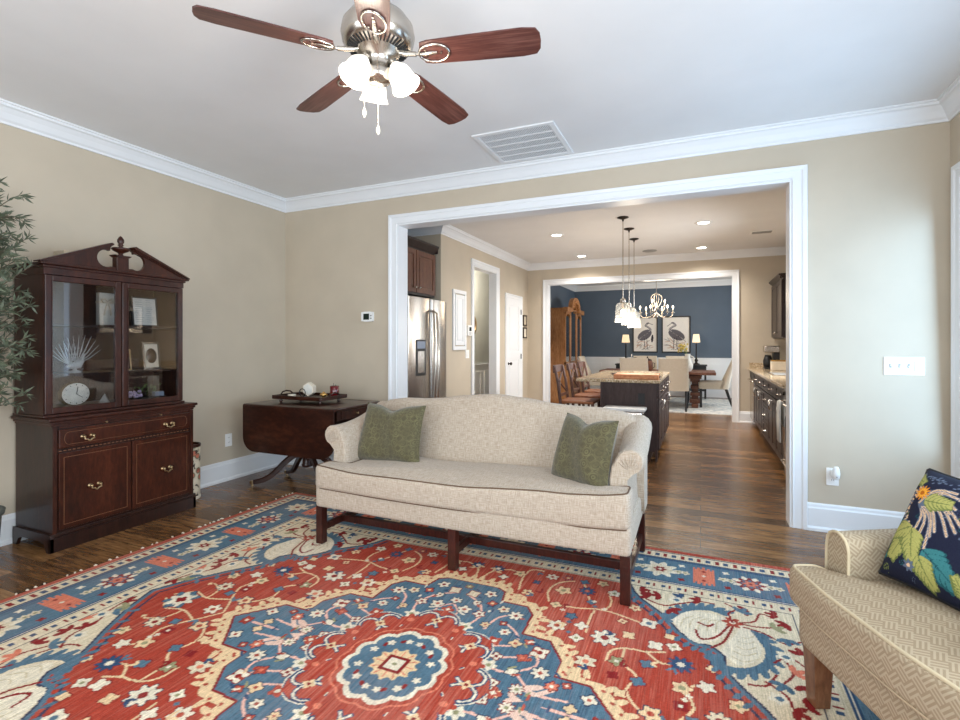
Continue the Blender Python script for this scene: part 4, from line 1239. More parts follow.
# crystal bird
c = at_hutch('crystal_bird', 'clear crystal bird with spread feather wings on the middle shelf', 'figurine', -.225, .02, 1.0625)
b = MB(); b.lathe([(.035, 0), (.036, .008), (.012, .016), (.010, .03)], (0, 0, 0), 16)
b.tube([(-.05, 0, .04), (-.02, 0, .045), (.02, 0, .05), (.045, 0, .075), (.05, 0, .11), (.07, 0, .125)], [.006, .022, .026, .012, .008, .004], 10); b.build('body', 'frosted', c)
for s, x0 in ((1, .01), (-1, -.03)):
    w = MB()
    for k in range(9):
        a = math.radians(28 + k * 11); L = .20 - .008 * abs(k - 3)
        if s < 0: L *= .7
        p1 = (x0 + s * L * math.cos(a) * .55, .01 * s, .055 + L * .5 * math.sin(a)); p2 = (x0 + s * L * math.cos(a), .015 * s, .055 + L * math.sin(a) + .01)
        w.tube([(x0, 0, .05), p1, p2], [.004, .0075, .002], 6, True, .4)
    w.build('wing', 'frosted', c)
# gift
c = at_hutch('gift_box', 'white gift box tied with a ribbon bow on the top hutch shelf', 'box', -.02, .05, 1.3785)
MB().box(-.052, .052, -.02, .02, 0, .225, .004).build('box', 'paper', c)
r = MB(); r.box(-.053, .053, -.021, .021, .155, .168); 
for s in (-1, 1):
    r.tube([(0, -.024, .162), (s * .02, -.034, .182), (s * .045, -.030, .178), (s * .03, -.028, .158), (0, -.024, .160)], [.003, .007, .008, .006, .003], 6)
    r.tube([(0, -.024, .16), (s * .015, -.026, .12), (s * .022, -.024, .07)], [.004, .005, .006], 6)
r.build('ribbon', 'cream', c)
# framed page
def frame_thing(name, label, cat, x, y, z, w, h, mat, inner, fw=.010, rz=0, group=None):
    c = at_hutch(name, label, cat, x, y, z, rz, group)
    f = MB(); f.box(-w / 2, w / 2, -.008, .008, 0, fw); f.box(-w / 2, w / 2, -.008, .008, h - fw, h); f.box(-w / 2, -w / 2 + fw, -.008, .008, fw, h - fw); f.box(w / 2 - fw, w / 2, -.008, .008, fw, h - fw)
    tl = lambda X, Y, Z: (X, Y + Z * .12, Z)
    f.warp(tl).build('frame', mat, c)
    p = MB(); p.box(-w / 2 + fw, w / 2 - fw, -.004, .006, fw, h - fw); p.warp(tl).build('page', inner, c); return c
c = frame_thing('framed_page', 'black framed page of writing on the top hutch shelf', 'picture frame', .235, .02, 1.3785, .19, .22, 'black', 'paper', .012)
w = MB(); rr = random.Random(5)
for col in (-.038, .038):
    for i in range(11): z = .195 - i * .016; w.box(col - .028, col - .028 + rr.uniform(.03, .056), -.0055, -.004, z - .0012, z + .0012)
w.warp(lambda X, Y, Z: (X, Y + Z * .12, Z)).build('writing', 'grey_plastic', c)
c = frame_thing('photo_frame', 'silver photo frame with an oval picture on the middle hutch shelf', 'picture frame', .27, .0, 1.0625, .125, .20, 'nickel', 'cream', .014)
w = MB(); w.lathe([(.040, 0), (.039, .002), (.0005, .002)], (0, 0, .10), 24, axis=ax).warp(lambda X, Y, Z: (X, Y - .0045 + .012, (Z - .1) * 1.4 + .10)); w.warp(lambda X, Y, Z: (X, Y + (Z - .1) * .12, Z)); w.build('photo', 'mahogany_dark', c)
frame_thing('photo_frame', 'small dark photo frame beside the silver one on the hutch shelf', 'picture frame', .105, .04, 1.0625, .08, .15, 'brass', 'mahogany_dark', .008)
# pyramid, lavender, dish
o = MB().tube([(0, 0, 0), (0, 0, .062)], [.042, .001], 4).build('glass_pyramid', 'frosted'); o.location = hw(-.055, .0, .8485); tag(o, 'small clear glass pyramid beside the clock in the hutch', 'ornament')
c = at_hutch('trinket_dish', 'black oval dish on the hutch floor under the photo frames', 'dish', .24, -.01, .8485)
MB().lathe([(.05, 0), (.11, .004), (.125, .014), (.118, .014), (.10, .008), (.0005, .006)], (0, 0, 0), 28).warp(lambda x, y, z: (x, y * .6, z)).build('bowl', 'black', c)
c = at_hutch('lavender_bunch', 'bunch of pale lavender flowers lying in the hutch', 'flowers', .135, -.015, .8635)
r = MB(); rr = random.Random(8)
for k in range(46): x, y, z = rr.uniform(-.05, .05), rr.uniform(-.025, .025), rr.uniform(.004, .045); r.sphere((x, y, z), rr.uniform(.006, .011), 6, 4)
M['lavender'] = plain('lavender', srgb(196, 176, 206), .8, var=.2); r.build('blossoms', 'lavender', c)
c = at_hutch('greenery_sprig', 'sprig of green leaves lying across the hutch floor', 'plant', .25, .05, .8665)
r = MB()
for k in range(60):
    x, y, z = rr.uniform(-.08, .09), rr.uniform(-.03, .03), rr.uniform(.0, .07); a = rr.uniform(0, 6)
    r.add([(x, y, z), (x + .012 * math.cos(a) - .004, y, z + .012), (x + .03 * math.cos(a), y + .01 * math.sin(a), z + .018), (x + .012 * math.cos(a) + .004, y, z + .004)], [(0, 1, 2, 3)])
r.build('leaves', 'green_leaf', c)
M['bluegrey'] = plain('blue_grey_card', srgb(136, 148, 166), .5)
o = MB().box(-.035, .035, -.02, .02, 0, .035, .003).build('trinket_box', 'bluegrey'); o.location = hw(.285, -.045, .8635); o.rotation_euler = (0, 0, PI / 2); tag(o, 'little blue-grey box in the right side of the hutch', 'box')

t = thing('storage_box', 'low white box on top of the hutch behind its pediment', 'box', (-3.875, 1.965, 1.745))
MB().box(-.06, .06, -.04, .04, 0, .115, .004).build('box', 'linen', t); MB().box(-.063, .063, -.043, .043, .095, .122, .004).build('lid', 'linen', t)

# ---------------------------------------------------------------- olive tree
def olive():
    t = thing('olive_tree', 'potted olive tree with narrow grey-green leaves left of the hutch', 'potted tree', (-3.70, 1.375, 0))
    MB().lathe([(.115, 0), (.135, .03), (.158, .16), (.165, .27), (.160, .285), (.178, .292), (.182, .315), (.166, .318), (.150, .30), (.0005, .30)][:-1] + [(.02, .300)], (0, 0, 0), 32).build('pot', 'pot', t)
    MB().lathe([(.150, .285), (.148, .300), (.0005, .304)], (0, 0, 0), 24).build('soil', 'soil', t)
    rnd = random.Random(21); tr = MB(); lf = MB()
    stems = []
    for k in range(3):
        a = k * 2.1 + .4
        stems.append(bez((.02 * math.cos(a), .02 * math.sin(a), .29), (.05 * math.cos(a), .05 * math.sin(a), .8), (.02 * math.cos(a + 2), .02 * math.sin(a + 2), 1.2), (.07 * math.cos(a), .07 * math.sin(a), 1.86), 12))
        tr.tube(stems[-1], [.014 - .0009 * i for i in range(13)], 7)
    def leaf(p, d, L):
        d = d.normalized(); s = d.cross(Vector((rnd.uniform(-1, 1), rnd.uniform(-1, 1), rnd.uniform(-1, 1)))).normalized() * L * .11
        u = d.cross(s).normalized() * L * .05
        lf.add([p, p + d * L * .45 + s, p + d * L * .45 - s, p + d * L + u * -1, p + d * L * .5 + u], [(0, 1, 4), (0, 4, 2), (1, 3, 4), (4, 3, 2)], True)
    for b in range(260):
        st = stems[b % 3]; f = rnd.random(); i = min(12, 4 + int(f * 9)); p0 = Vector(st[i])
        a = rnd.uniform(0, 2 * PI); L = rnd.uniform(.16, .46) * (1.0 - .30 * f)
        if math.sin(a) > .35: L *= .8
        p3 = p0 + Vector((math.cos(a) * L, math.sin(a) * L, rnd.uniform(.05, .34)))
        p3.x = max(p3.x, -.235)
        if p3.x < .22 and p3.z < 1.85: p3.y = min(p3.y, .29)
        br = bez(p0, p0 + Vector((math.cos(a) * L * .3, math.sin(a) * L * .3, .14)), p3 - Vector((0, 0, -.03)), p3, 9)
        tr.tube(br, [.004 - .0003 * j for j in range(10)], 5)
        for j in range(2, 10):
            p = Vector(br[j]); tdir = (Vector(br[j]) - Vector(br[j - 1])).normalized()
            for s in range(3):
                d = tdir + Vector((rnd.uniform(-1, 1), rnd.uniform(-1, 1), rnd.uniform(-.7, .8))) * .95
                LL = rnd.uniform(.035, .07); q = p + d.normalized() * LL
                if q.x < -.25 or (q.y > .31 and q.x < .215 and q.z < 1.80): continue
                leaf(p, d, LL)
    tr.build('branches', 'bark', t); lf.build('foliage', 'leaf', t)
olive()

# ---------------------------------------------------------------- umbrella stand behind the hutch
t = thing('floral_canister', 'tall cylinder covered in floral paper standing beside the hutch', 'canister', (-3.80, 2.785, 0))
MB().lathe([(.080, .0), (.084, .006), (.084, .42), (.080, .42)], (0, 0, 0), 28).build('body', 'floral', t)
MB().lathe([(.086, .418), (.088, .424), (.088, .440), (.080, .442), (.078, .425)], (0, 0, 0), 28).build('rim', 'mahogany', t)
MB().lathe([(.086, .0), (.087, .004), (.087, .022), (.084, .024)], (0, 0, 0), 28).build('base_band', 'cream', t)

# ---------------------------------------------------------------- drop-leaf table
def drop_leaf():
    t = thing('drop_leaf_table', 'dark mahogany drop-leaf pedestal table in the corner behind the sofa', 'table', (-3.115, 3.46, 0))
    w = .485
    MB().box(-w, w, -.30, .30, .716, .738, .006, 3).build('tabletop', 'table_wood', t)
    a = MB(); a.box(-w + .06, w - .03, -.24, .24, .63, .716); ap = a.build('apron', 'table_wood', t)
    d = MB(); d.box(w - .030, w - .022, -.19, .19, .642, .705, .002); dd = d.build('drawer', 'table_wood', t)
    k = MB(); k.lathe([(.006, 0), (.005, .01), (.011, .018), (.0005, .024)], (w - .022, 0, .672), 10, axis=Matrix.Rotation(PI / 2, 3, 'Y')); k.build('drawer_knob', 'brass', dd)
    # hanging leaf facing the room
    poly = round_poly([(-w, .335), (w, .335), (w, .72), (-w, .72)], .02, 2)
    bot = [(-w, .72), (-w, .46)] + [(-w + .13 - .13 * math.cos(q), .46 - .125 * math.sin(q)) for q in [PI / 2 * k / 8 for k in range(1, 9)]] + [(w - .13 + .13 * math.sin(q), .46 - .125 * math.cos(q)) for q in [PI / 2 * k / 8 for k in range(0, 9)]] + [(w, .72)]
    l = MB(); l.prism(bot, -.322, -.303, 'xz'); l.tube([(-w, -.306, .722), (w, -.306, .722)], .016, 10); l.build('drop_leaf', 'table_wood', t)
    # rear leaf, also down
    l = MB(); l.prism(bot, .322, .341, 'xz'); l.tube([(-w, .325, .722), (w, .325, .722)], .016, 10); l.build('drop_leaf', 'table_wood', t)
    p = MB(); p.lathe([(.10, .63), (.10, .612), (.045, .60), (.035, .56), (.050, .50), (.058, .44), (.046, .38), (.034, .34), (.052, .325), (.052, .30), (.040, .29), (.040, .20), (.048, .19), (.044, .17), (.0005, .168)], (-.07, 0, 0), 24)
    p.build('pedestal', 'table_wood', t)
    for ang in (205, 335, 25, 155):
        A = math.radians(ang); ca, sa = math.cos(A), math.sin(A); R = .47
        cv = [(0.02, .27), (.10, .275), (.20, .20), (.30, .10), (.38, .055), (.44, .040), (R, .034)]
        q = curve2(cv, 5); g = MB()
        rings = []
        for i, (r, z) in enumerate(q):
            f = i / (len(q) - 1); hh = .030 - .012 * f; ww = .018 - .002 * f
            nx, nz = (0, 1)
            if 0 < i < len(q) - 1:
                dx, dz = q[i + 1][0] - q[i - 1][0], q[i + 1][1] - q[i - 1][1]; L = math.hypot(dx, dz); nx, nz = -dz / L, dx / L
            ring = []
            for u, v in ((-1, -1), (1, -1), (1, .4), (.5, 1), (-.5, 1), (-1, .4)):
                rr = r + nx * hh * v; ring.append((-.07 + ca * rr - sa * ww * u, sa * rr + ca * ww * u, max(.0145, z + nz * hh * v)))
            rings.append(ring)
        g.loft(rings, True, True, False); lg = g.build('leg', 'table_wood', t)
        c = MB(); x, y = -.07 + ca * (R + .01), sa * (R + .01)
        c.box(x - .018, x + .018, y - .018, y + .018, .014, .046, .006); c.cyl((x, y, 0), (x, y, .015), .010, n=10); c.build('foot', 'brass', lg)
drop_leaf()

# tray and the things on it
TX, TY, TZ = -3.19, 3.50, .738
t = thing('wooden_tray', 'dark wooden footed serving tray with handles on the drop-leaf table', 'tray', (TX, TY, TZ), .0)
b = MB(); b.box(-.27, .27, -.17, .17, .028, .040, .003)
for y in (-1, 1): b.box(-.27, .27, y * .17 - .006, y * .17 + .006, .030, .062, .003)
for x in (-1, 1): b.box(x * .27 - .006, x * .27 + .006, -.17, .17, .030, .062, .003)
b.build('tray_body', 'table_wood', t)
for x in (-1, 1): MB().tube([(x * .27, -.07, .060), (x * .275, -.045, .080), (x * .275, 0, .087), (x * .275, .045, .080), (x * .27, .07, .060)], .007, 8).build('handle', 'table_wood', t)
for x in (-.22, .22):
    for y in (-.12, .12): MB().lathe([(.010, 0), (.014, .012), (.008, .022), (.012, .029)], (x, y, 0), 10).build('foot', 'table_wood', t)
def at_tray(x, y): return (TX + x, TY + y, TZ + .0405)
t = thing('hexagonal_clock', 'small white hexagonal clock standing on the wooden tray', 'clock', at_tray(-.06, .06), .1)
h = [(.062 * math.cos(math.radians(90 + 60 * k)), .062 + .062 * math.sin(math.radians(90 + 60 * k))) for k in range(6)]
m = MB(); m.prism(h, -.022, .022, 'xz'); m.build('case', 'cream', t)
m = MB(); m.prism([(x * .8, .062 + (z - .062) * .8) for x, z in h], -.025, -.021, 'xz'); m.build('face', 'paper', t)
t = thing('ring_ornament', 'little dark ring ornament in front of the white hexagonal clock', 'ornament', at_tray(-.06, -.03))
MB().tube([(.034 * math.cos(a), 0, .038 + .034 * math.sin(a)) for a in [2 * PI * k / 20 for k in range(21)]], .004, 6, False).build('ring', 'black', t)
MB().lathe([(.020, 0), (.018, .004), (.004, .008)], (0, 0, 0), 12).build('base', 'black', t)
t = thing('white_candle', 'short white candle at the left side of the tray', 'candle', at_tray(-.19, -.02))
MB().cyl((0, 0, 0), (0, 0, .018), .036, n=20).build('wax', 'cream', t); MB().cyl((0, 0, .018), (0, 0, .024), .0015, n=6).build('wick', 'black', t)
t = thing('red_candle_jar', 'dark red glass candle jar on the right side of the tray', 'candle', at_tray(.215, .07))
MB().lathe([(.036, 0), (.040, .004), (.040, .098), (.037, .100), (.036, .092), (.0005, .090)], (0, 0, 0), 24).build('jar', 'red_glass', t)
m = MB(); m.tube([(.012, 0, .088), (.012, .0, .112)], .003, 6); m.tube([(-.012, 0, .088), (-.010, .0, .125)], .002, 6); m.build('wicks', 'black', t)
t = thing('gold_dish', 'small gold rounded dish beside the red candle jar', 'dish', at_tray(.155, .0))
MB().lathe([(.018, 0), (.012, .006), (.030, .018), (.034, .028), (.026, .036), (.012, .042), (.008, .050), (.0005, .054)], (0, 0, 0), 20).build('body', 'gold', t)

# ---------------------------------------------------------------- ceiling fan
def fan():
    t = thing('ceiling_fan', 'five-bladed walnut ceiling fan with nickel motor and three lit glass shades', 'ceiling fan', (-1.185, 1.685, 0))
    MB().lathe([(.075, 2.74), (.075, 2.725), (.060, 2.69), (.022, 2.675), (.014, 2.67), (.014, 2.60), (.030, 2.595), (.030, 2.58)], (0, 0, 0), 28).build('canopy', 'nickel', t)
    MB().lathe([(.028, 2.585), (.075, 2.575), (.115, 2.555), (.140, 2.52), (.146, 2.485), (.140, 2.455), (.128, 2.440), (.118, 2.432), (.085, 2.418), (.080, 2.40), (.055, 2.392), (.050, 2.350), (.056, 2.345), (.056, 2.315), (.045, 2.300), (.0005, 2.296)], (0, 0, 0), 40).build('motor_housing', 'nickel', t)
    v = MB()
    for k in range(44):
        a = 2 * PI * k / 44; v.bar((.090 * math.cos(a), .090 * math.sin(a), 2.4175), (.122 * math.cos(a), .122 * math.sin(a), 2.4330), .0045, .004)
    v.build('vent_slots', 'black', t)
    for k in range(5):
        a = math.radians(13.5 + 72 * k); m = Matrix.Rotation(a, 4, 'Z') @ Matrix.Translation((0, 0, 2.400)) @ Matrix.Rotation(math.radians(-12), 4, 'X')
        ol = [(.185, -.050), (.215, -.058), (.40, -.064), (.58, -.067), (.632, -.060), (.647, -.035), (.650, 0), (.647, .035), (.632, .060), (.58, .067), (.40, .064), (.215, .058), (.185, .050), (.172, 0)]
        b = MB(); b.prism(ol, -.003, .003, 'xy'); bl = b.build('blade', 'blade', t); bl.matrix_local = m
        i = MB()
        i.tube([(.075, 0, .016), (.115, 0, .004), (.16, 0, -.004)], [.010, .011, .009], 8)
        pts = [(.155, 0)] + [(.235 - .05 * math.cos(q) * 1.0, .042 * math.sin(q)) for q in [PI * k2 / 10 for k2 in range(11)]]
        loop = [(.232 + .060 * math.cos(q), .044 * math.sin(q)) for q in [2 * PI * k2 / 22 for k2 in range(23)]]
        i.tube([(x, y, -.006) for x, y in loop], .005, 6, False)
        i.tube([(.16, 0, -.005), (.20, 0, -.007), (.245, 0, -.006)], [.008, .012, .006], 6, True, .5)
        for q in ((.20, .02), (.20, -.02), (.26, 0)): i.cyl((q[0], q[1], -.010), (q[0], q[1], -.003), .004, n=8)
        i.build('blade_iron', 'nickel', bl)
    for ang in (13.7, 133.7, 253.7):
        A = math.radians(ang); d = Vector((math.cos(A), math.sin(A), 0))
        p0 = d * .035 + Vector((0, 0, 2.335)); p1 = d * .066 + Vector((0, 0, 2.368))
        ar = MB(); ar.tube(bez(p0, d * .045 + Vector((0, 0, 2.375)), d * .06 + Vector((0, 0, 2.385)), p1, 8), .007, 8)
        dn = (d * .55 + Vector((0, 0, -1))).normalized()
        x = Vector((0, 0, 1)).cross(d).normalized(); y = dn.cross(x)
        R3 = Matrix((x, y, dn)).transposed()
        def lat(prof, c, n=28):
            mb = MB(); mb.lathe([(r, z) for r, z in prof], (0, 0, 0), n, caps=False); mb.v = [tuple(R3 @ Vector(p) + c) for p in mb.v]; return mb
        ar.v += []; a_o = ar.build('lamp_arm', 'nickel', t)
        sk = lat([(.0005, -.012), (.020, -.008), (.022, .018), (.026, .020)], p1); sk.build('socket', 'nickel', a_o)
        sh = lat([(.022, .008), (.030, .020), (.044, .040), (.049, .062), (.051, .084), (.061, .106), (.059, .107), (.048, .084), (.045, .062), (.040, .042), (.026, .024)], p1); sh.build('glass_shade', 'shade_lit', t)
        b = MB(); b.sphere(tuple(p1 + dn * .06), .022, 12, 8); b.build('bulb', 'bulb', a_o)
        l = bpy.data.lights.new('fan_lamp', 'POINT'); l.energy = 5; l.color = (1.0, .87, .72); l.shadow_soft_size = .05
        lo = bpy.data.objects.new('fan_lamp', l); COL.objects.link(lo); lo.parent = t; lo.location = p1 + dn * .15
    r2 = Vector((math.cos(math.radians(23.7)), math.sin(math.radians(23.7)), 0))
    for s, L in ((-.055, .13), (.0, .20)):
        p = r2 * s; c = MB(); z0 = 2.33; c.tube([(p.x, p.y, z0), (p.x, p.y, z0 - L)], .0012, 5)
        ch = c.build('pull_chain', 'nickel', t)
        MB().lathe([(.001, 0), (.006, -.012), (.008, -.025), (.005, -.038), (.0008, -.042)], (p.x, p.y, z0 - L), 12).build('pull', 'cream', ch)
fan()

# ---------------------------------------------------------------- ceiling return vent
t = thing('ceiling_vent', 'large white return-air grille in the living room ceiling', 'air vent', (-1.20, 3.565, H))
f = MB()
for a, b, c, d in ((-.30, .30, -.30, -.262), (-.30, .30, .262, .30), (-.30, -.262, -.262, .262), (.262, .30, -.262, .262)): f.box(a, b, c, d, -.010, 0, .003)
f.build('frame', 'trim', t)
MB().box(-.262, .262, -.262, .262, -.002, -.0005).build('backing', 'grey_plastic', t)
for k in range(4): y = -.157 + k * .105; MB().box(-.262, .262, y - .009, y + .009, -.008, -.003).build('divider', 'trim', t)
s = MB()
for k in range(5):
    y0 = -.262 + k * .105 + (.009 if k else 0); y1 = -.157 + k * .105 - .009 if k < 4 else .262
    for j in range(44): x = -.256 + j * .0119; s.box(x - .0028, x + .0028, y0, y1, -.007, -.003)
s.build('louvres', 'trim', t)

# ---------------------------------------------------------------- wall plates
def plate(name, label, cat, P, gang=1, h=.116):
    o = thing(name, label, cat)
    w = .07 + .046 * (gang - 1)
    def bx(mb, u0, u1, z0, z1, d0, d1, bev=0.0):
        p = P(u0, z0, d0); q = P(u1, z1, d1); mb.box(p[0], q[0], p[1], q[1], p[2], q[2], bev); return mb
    bx(MB(), -w / 2, w / 2, -h / 2, h / 2, 0, .006, .002).build('plate', 'white_plastic', o)
    return o, bx
o, bx = plate('light_switch', 'white four-gang light switch plate right of the wide opening', 'light switch', lambda u, z, d: (1.182 + u, YB - d, 1.110 + z), 4)
for k in range(3):
    u = -.069 + .046 * k; bx(MB(), u - .005, u + .005, -.011, .013, .006, .009).build('switch_slot', 'grey_plastic', o)
    bx(MB(), u - .0035, u + .0035, -.009 + .008 * (k == 0), .002 + .008 * (k == 0), .009, .018).build('toggle', 'white_plastic', o)
bx(MB(), .069 - .017, .069 + .017, -.034, .034, .006, .010, .001).build('rocker', 'white_plastic', o)
def outlet(label, P):
    o, bx = plate('wall_outlet', label, 'outlet', P)
    for z in (-.022, .022):
        r = bx(MB(), -.017, .017, z - .014, z + .014, .006, .0085, .003).build('receptacle', 'white_plastic', o)
        s = MB(); bx(s, -.007, -.005, z - .003, z + .006, .0085, .009); bx(s, .005, .007, z - .003, z + .006, .0085, .009); s.build('slots', 'black', r)
    return o
outlet('white wall outlet on the left wall between hutch and drop-leaf table', lambda u, z, d: (XL + d, 3.31 + u, .367 + z))
outlet('white wall outlet low on the wall right of the wide opening', lambda u, z, d: (.803 + u, YB - d, .368 + z))
t = thing('night_light', 'white plug-in air freshener in the right wall outlet', 'night light', (.808, YB - .009, .385))
MB().box(-.022, .022, -.030, 0, -.012, .030, .006).build('plug_body', 'white_plastic', t)
MB().lathe([(.012, -.035), (.020, -.028), (.022, .0), (.018, .03), (.012, .045), (.0005, .047)], (.006, -.045, .015), 16).build('reservoir', 'white_plastic', t)
MB().cyl((.004, -.071, -.002), (.004, -.066, -.002), .004, n=10).build('dial', 'grey_plastic', t)
t = thing('thermostat', 'white thermostat with dark display on the wall left of the opening', 'thermostat', (-2.930, YB, 1.511))
m = MB(); m.prism([(-.066, -.040), (-.030, -.046), (.030, -.046), (.066, -.040), (.066, .044), (.030, .050), (-.030, .050), (-.066, .044)], -.024, 0, 'xz'); m.build('housing', 'white_plastic', t)
MB().box(-.040, .026, -.0255, -.023, -.028, .030).build('display', 'screen', t)
for z in (-.015, .01): MB().box(.036, .056, -.0265, -.023, z - .006, z + .006, .001).build('button', 'grey_plastic', t)

# ================================================================== KITCHEN
def panel_door(mb, P, u0, u1, z0, z1, st=.055):
    # raised-panel cabinet front; P(u, z, depth)
    def bx(a, b, c, d, e, f, bev=0.0):
        p = P(a, c, e); q = P(b, d, f); mb.box(p[0], q[0], p[1], q[1], p[2], q[2], bev)
    bx(u0, u1, z0, z1, 0, .012)
    for a, b, c, d in ((u0, u0 + st, z0, z1), (u1 - st, u1, z0, z1), (u0 + st, u1 - st, z0, z0 + st), (u0 + st, u1 - st, z1 - st, z1)): bx(a, b, c, d, .012, .020)
    if u1 - u0 > 2 * st + .05 and z1 - z0 > 2 * st + .04: bx(u0 + st + .018, u1 - st - .018, z0 + st + .018, z1 - st - .018, .012, .018, .003)
    return mb
def knob(P, u, z, parent, mat='brass', d=.020):
    p = P(u, z, d); q = P(u, z, d + .018); m = MB(); m.cyl(p, q, .005, n=8); m.sphere(P(u, z, d + .024), .013, 10, 8); return m.build('knob', mat, parent)
def bar_pull(P, u, z, parent, L=.10, vertical=False, mat='nickel', d=.020):
    a = (u, z - L / 2) if vertical else (u - L / 2, z); b = (u, z + L / 2) if vertical else (u + L / 2, z)
    m = MB(); m.tube([P(*a, d), P(*a, d + .022), P((a[0] + b[0]) / 2, (a[1] + b[1]) / 2, d + .030), P(*b, d + .022), P(*b, d)], .006, 6); return m.build('pull', mat, parent)

# refrigerator
FRX, FY0, FY1 = -2.835, 4.56, 5.475
t = thing('refrigerator', 'stainless side-by-side refrigerator with ice dispenser and curved handles', 'refrigerator', (-3.20, (FY0 + FY1) / 2, 0))
cy = (FY0 + FY1) / 2
def PF(u, z, d): return (FRX + .365 + .0 + d + 0 * u + (-.0), u, z)
off = -3.20
m = MB(); m.box(-.36, FRX - .055 - off, -(FY1 - FY0) / 2, (FY1 - FY0) / 2, .03, 1.75, .004); m.build('cabinet', 'grey_plastic', t)
m = MB(); m.box(-.34, FRX - .09 - off, -.43, .43, 0, .05); m.build('toe_grille', 'black', t)
half = (FY1 - FY0) / 2; split = .07 
for a, b, nm in ((-half, split - .003, 'freezer_door'), (split + .003, half, 'fridge_door')):
    prof = []
    n = 10
    A = [(FRX - .055 - off, a + .002)] + [(FRX - off - .016 * (2 * k / n - 1) ** 2, a + (b - a) * k / n) for k in range(n + 1)] + [(FRX - .055 - off, b - .002)]
    m = MB(); m.prism(A, .05, 1.765, 'xy', True); d_ = m.build(nm, 'steel', t)
    hy = (b - .035) if a < -.3 else (a + .035)
    m = MB(); m.tube([(FRX - off - .01, hy, .38), (FRX - off + .045, hy, .42), (FRX - off + .070, hy, 1.0), (FRX - off + .045, hy, 1.60), (FRX - off - .01, hy, 1.64)], [.010, .014, .014, .014, .010], 10); m.build('door_handle', 'nickel', d_)
    if nm == 'freezer_door':
        ym = (a + b) / 2 + .015
        m = MB(); m.box(FRX - off - .004, FRX - off + .004, ym - .105, ym + .105, .90, 1.30, .004); dp = m.build('dispenser', 'black', d_)
        m = MB(); m.box(FRX - off + .003, FRX - off + .007, ym - .085, ym + .085, 1.20, 1.28, .002); m.build('control_panel', 'bluegrey', dp)
        m = MB(); m.box(FRX - off + .003, FRX - off + .006, ym - .07, ym + .07, .93, 1.17, .002); m.build('recess', 'steel', dp)
# cabinet over the refrigerator
t = thing('wall_cabinet', 'cherry-brown cabinet with crown moulding above the refrigerator', 'cabinet', (-3.37, cy, 0))
m = MB(); m.box(-.37, .355, -half - .01, half, 1.82, 2.36); m.build('carcass', 'espresso', t)
m = MB(); m.prism([(.355, 2.36), (.365, 2.36), (.415, 2.43), (.415, 2.45), (.355, 2.45)], -half - .01, half + .01, 'xz'); m.prism([(half, 2.36), (half + .008, 2.36), (half + .020, 2.43), (half + .020, 2.45), (half, 2.45)], -.37, .40, 'yz'); m.build('crown_moulding', 'espresso', t)
for a, b, kk in ((-half + .01, -.012, -.045), (.0, half - .012, .04)):
    PP = lambda u, z, d: (.355 + d, u, z)
    dd = panel_door(MB(), PP, a, b, 1.845, 2.335).build('door', 'cherry', t); knob(PP, kk if kk > 0 else -.05, 1.90, dd, 'nickel')
# left-hand run of base and wall units between the opening and the refrigerator is out of sight

# electric panel cover, keypad and switch on the kitchen's left wall
KL = lambda u, z, d: (XKL + d, u, z)
def kl_box(mb, a, b, c, d, e, f, bev=0.0): return mb.box(XKL + e, XKL + f, a, b, c, d, bev)
t = thing('panel_cover', 'white framed electric panel door beside the refrigerator', 'panel door')
m = MB()
for a, b, c, d in ((5.86, 6.26, 1.17, 1.22), (5.86, 6.26, 1.92, 1.97), (5.86, 5.91, 1.22, 1.92), (6.21, 6.26, 1.22, 1.92)): kl_box(m, a, b, c, d, 0, .022, .004)
m.build('frame', 'trim', t)
panel_door(MB(), lambda u, z, d: (XKL + .002 + d, u, z), 5.925, 6.195, 1.235, 1.905, .045).build('door', 'trim', t)
t = thing('alarm_keypad', 'white alarm keypad with grey screen beside the kitchen doorway', 'keypad')
kl_box(MB(), 6.30, 6.43, 1.365, 1.51, 0, .028, .005).build('housing', 'white_plastic', t); kl_box(MB(), 6.335, 6.405, 1.43, 1.485, .027, .030).build('display', 'screen', t)
b_ = MB()
for i in range(3):
    for j in range(3): kl_box(MB(), 6.335 + i * .025, 6.35 + i * .025, 1.38 + j * .014, 1.388 + j * .014, .027, .030).build('key', 'grey_plastic', t)
o, bx = plate('kitchen_switch', 'white double switch plate under the alarm keypad', 'light switch', lambda u, z, d: (XKL + d, 6.32 + u, 1.11 + z), 2)
for u in (-.023, .023): bx(MB(), u - .016, u + .016, -.033, .033, .006, .010, .001).build('rocker', 'white_plastic', o)
# round mirror in the hall
t = thing('hall_mirror', 'round dark-framed mirror on the hall wall seen through the doorway', 'mirror', (-3.99, 8.72, 1.62))
MB().lathe([(.155, 0), (.155, .012), (.19, .02), (.205, .012), (.205, 0)], (0, 0, 0), 36, axis=Matrix.Rotation(PI / 2, 3, 'Y')).build('frame', 'brass', t)
MB().lathe([(.156, .003), (.156, .006), (.0005, .006)], (0, 0, 0), 36, axis=Matrix.Rotation(PI / 2, 3, 'Y')).build('mirror_glass', 'steel', t)
# two little pictures near the far corner
for z, lab in ((1.68, 'small dark-framed picture beside the closet door, the upper one'), (1.455, 'small dark-framed picture beside the closet door, the lower one')):
    t = thing('small_picture', lab, 'picture', group='small pictures beside the closet door')
    m = MB(); y0, y1 = 8.70, 8.90
    for a, b, c, d in ((y0, y1, z - .10, z - .075), (y0, y1, z + .075, z + .10), (y0, y0 + .025, z - .075, z + .075), (y1 - .025, y1, z - .075, z + .075)): kl_box(m, a, b, c, d, 0, .02)
    m.build('frame', 'mahogany_dark', t); kl_box(MB(), y0 + .025, y1 - .025, z - .075, z + .075, 0, .012).build('picture', 'linen' if z > 1.6 else 'cream', t)

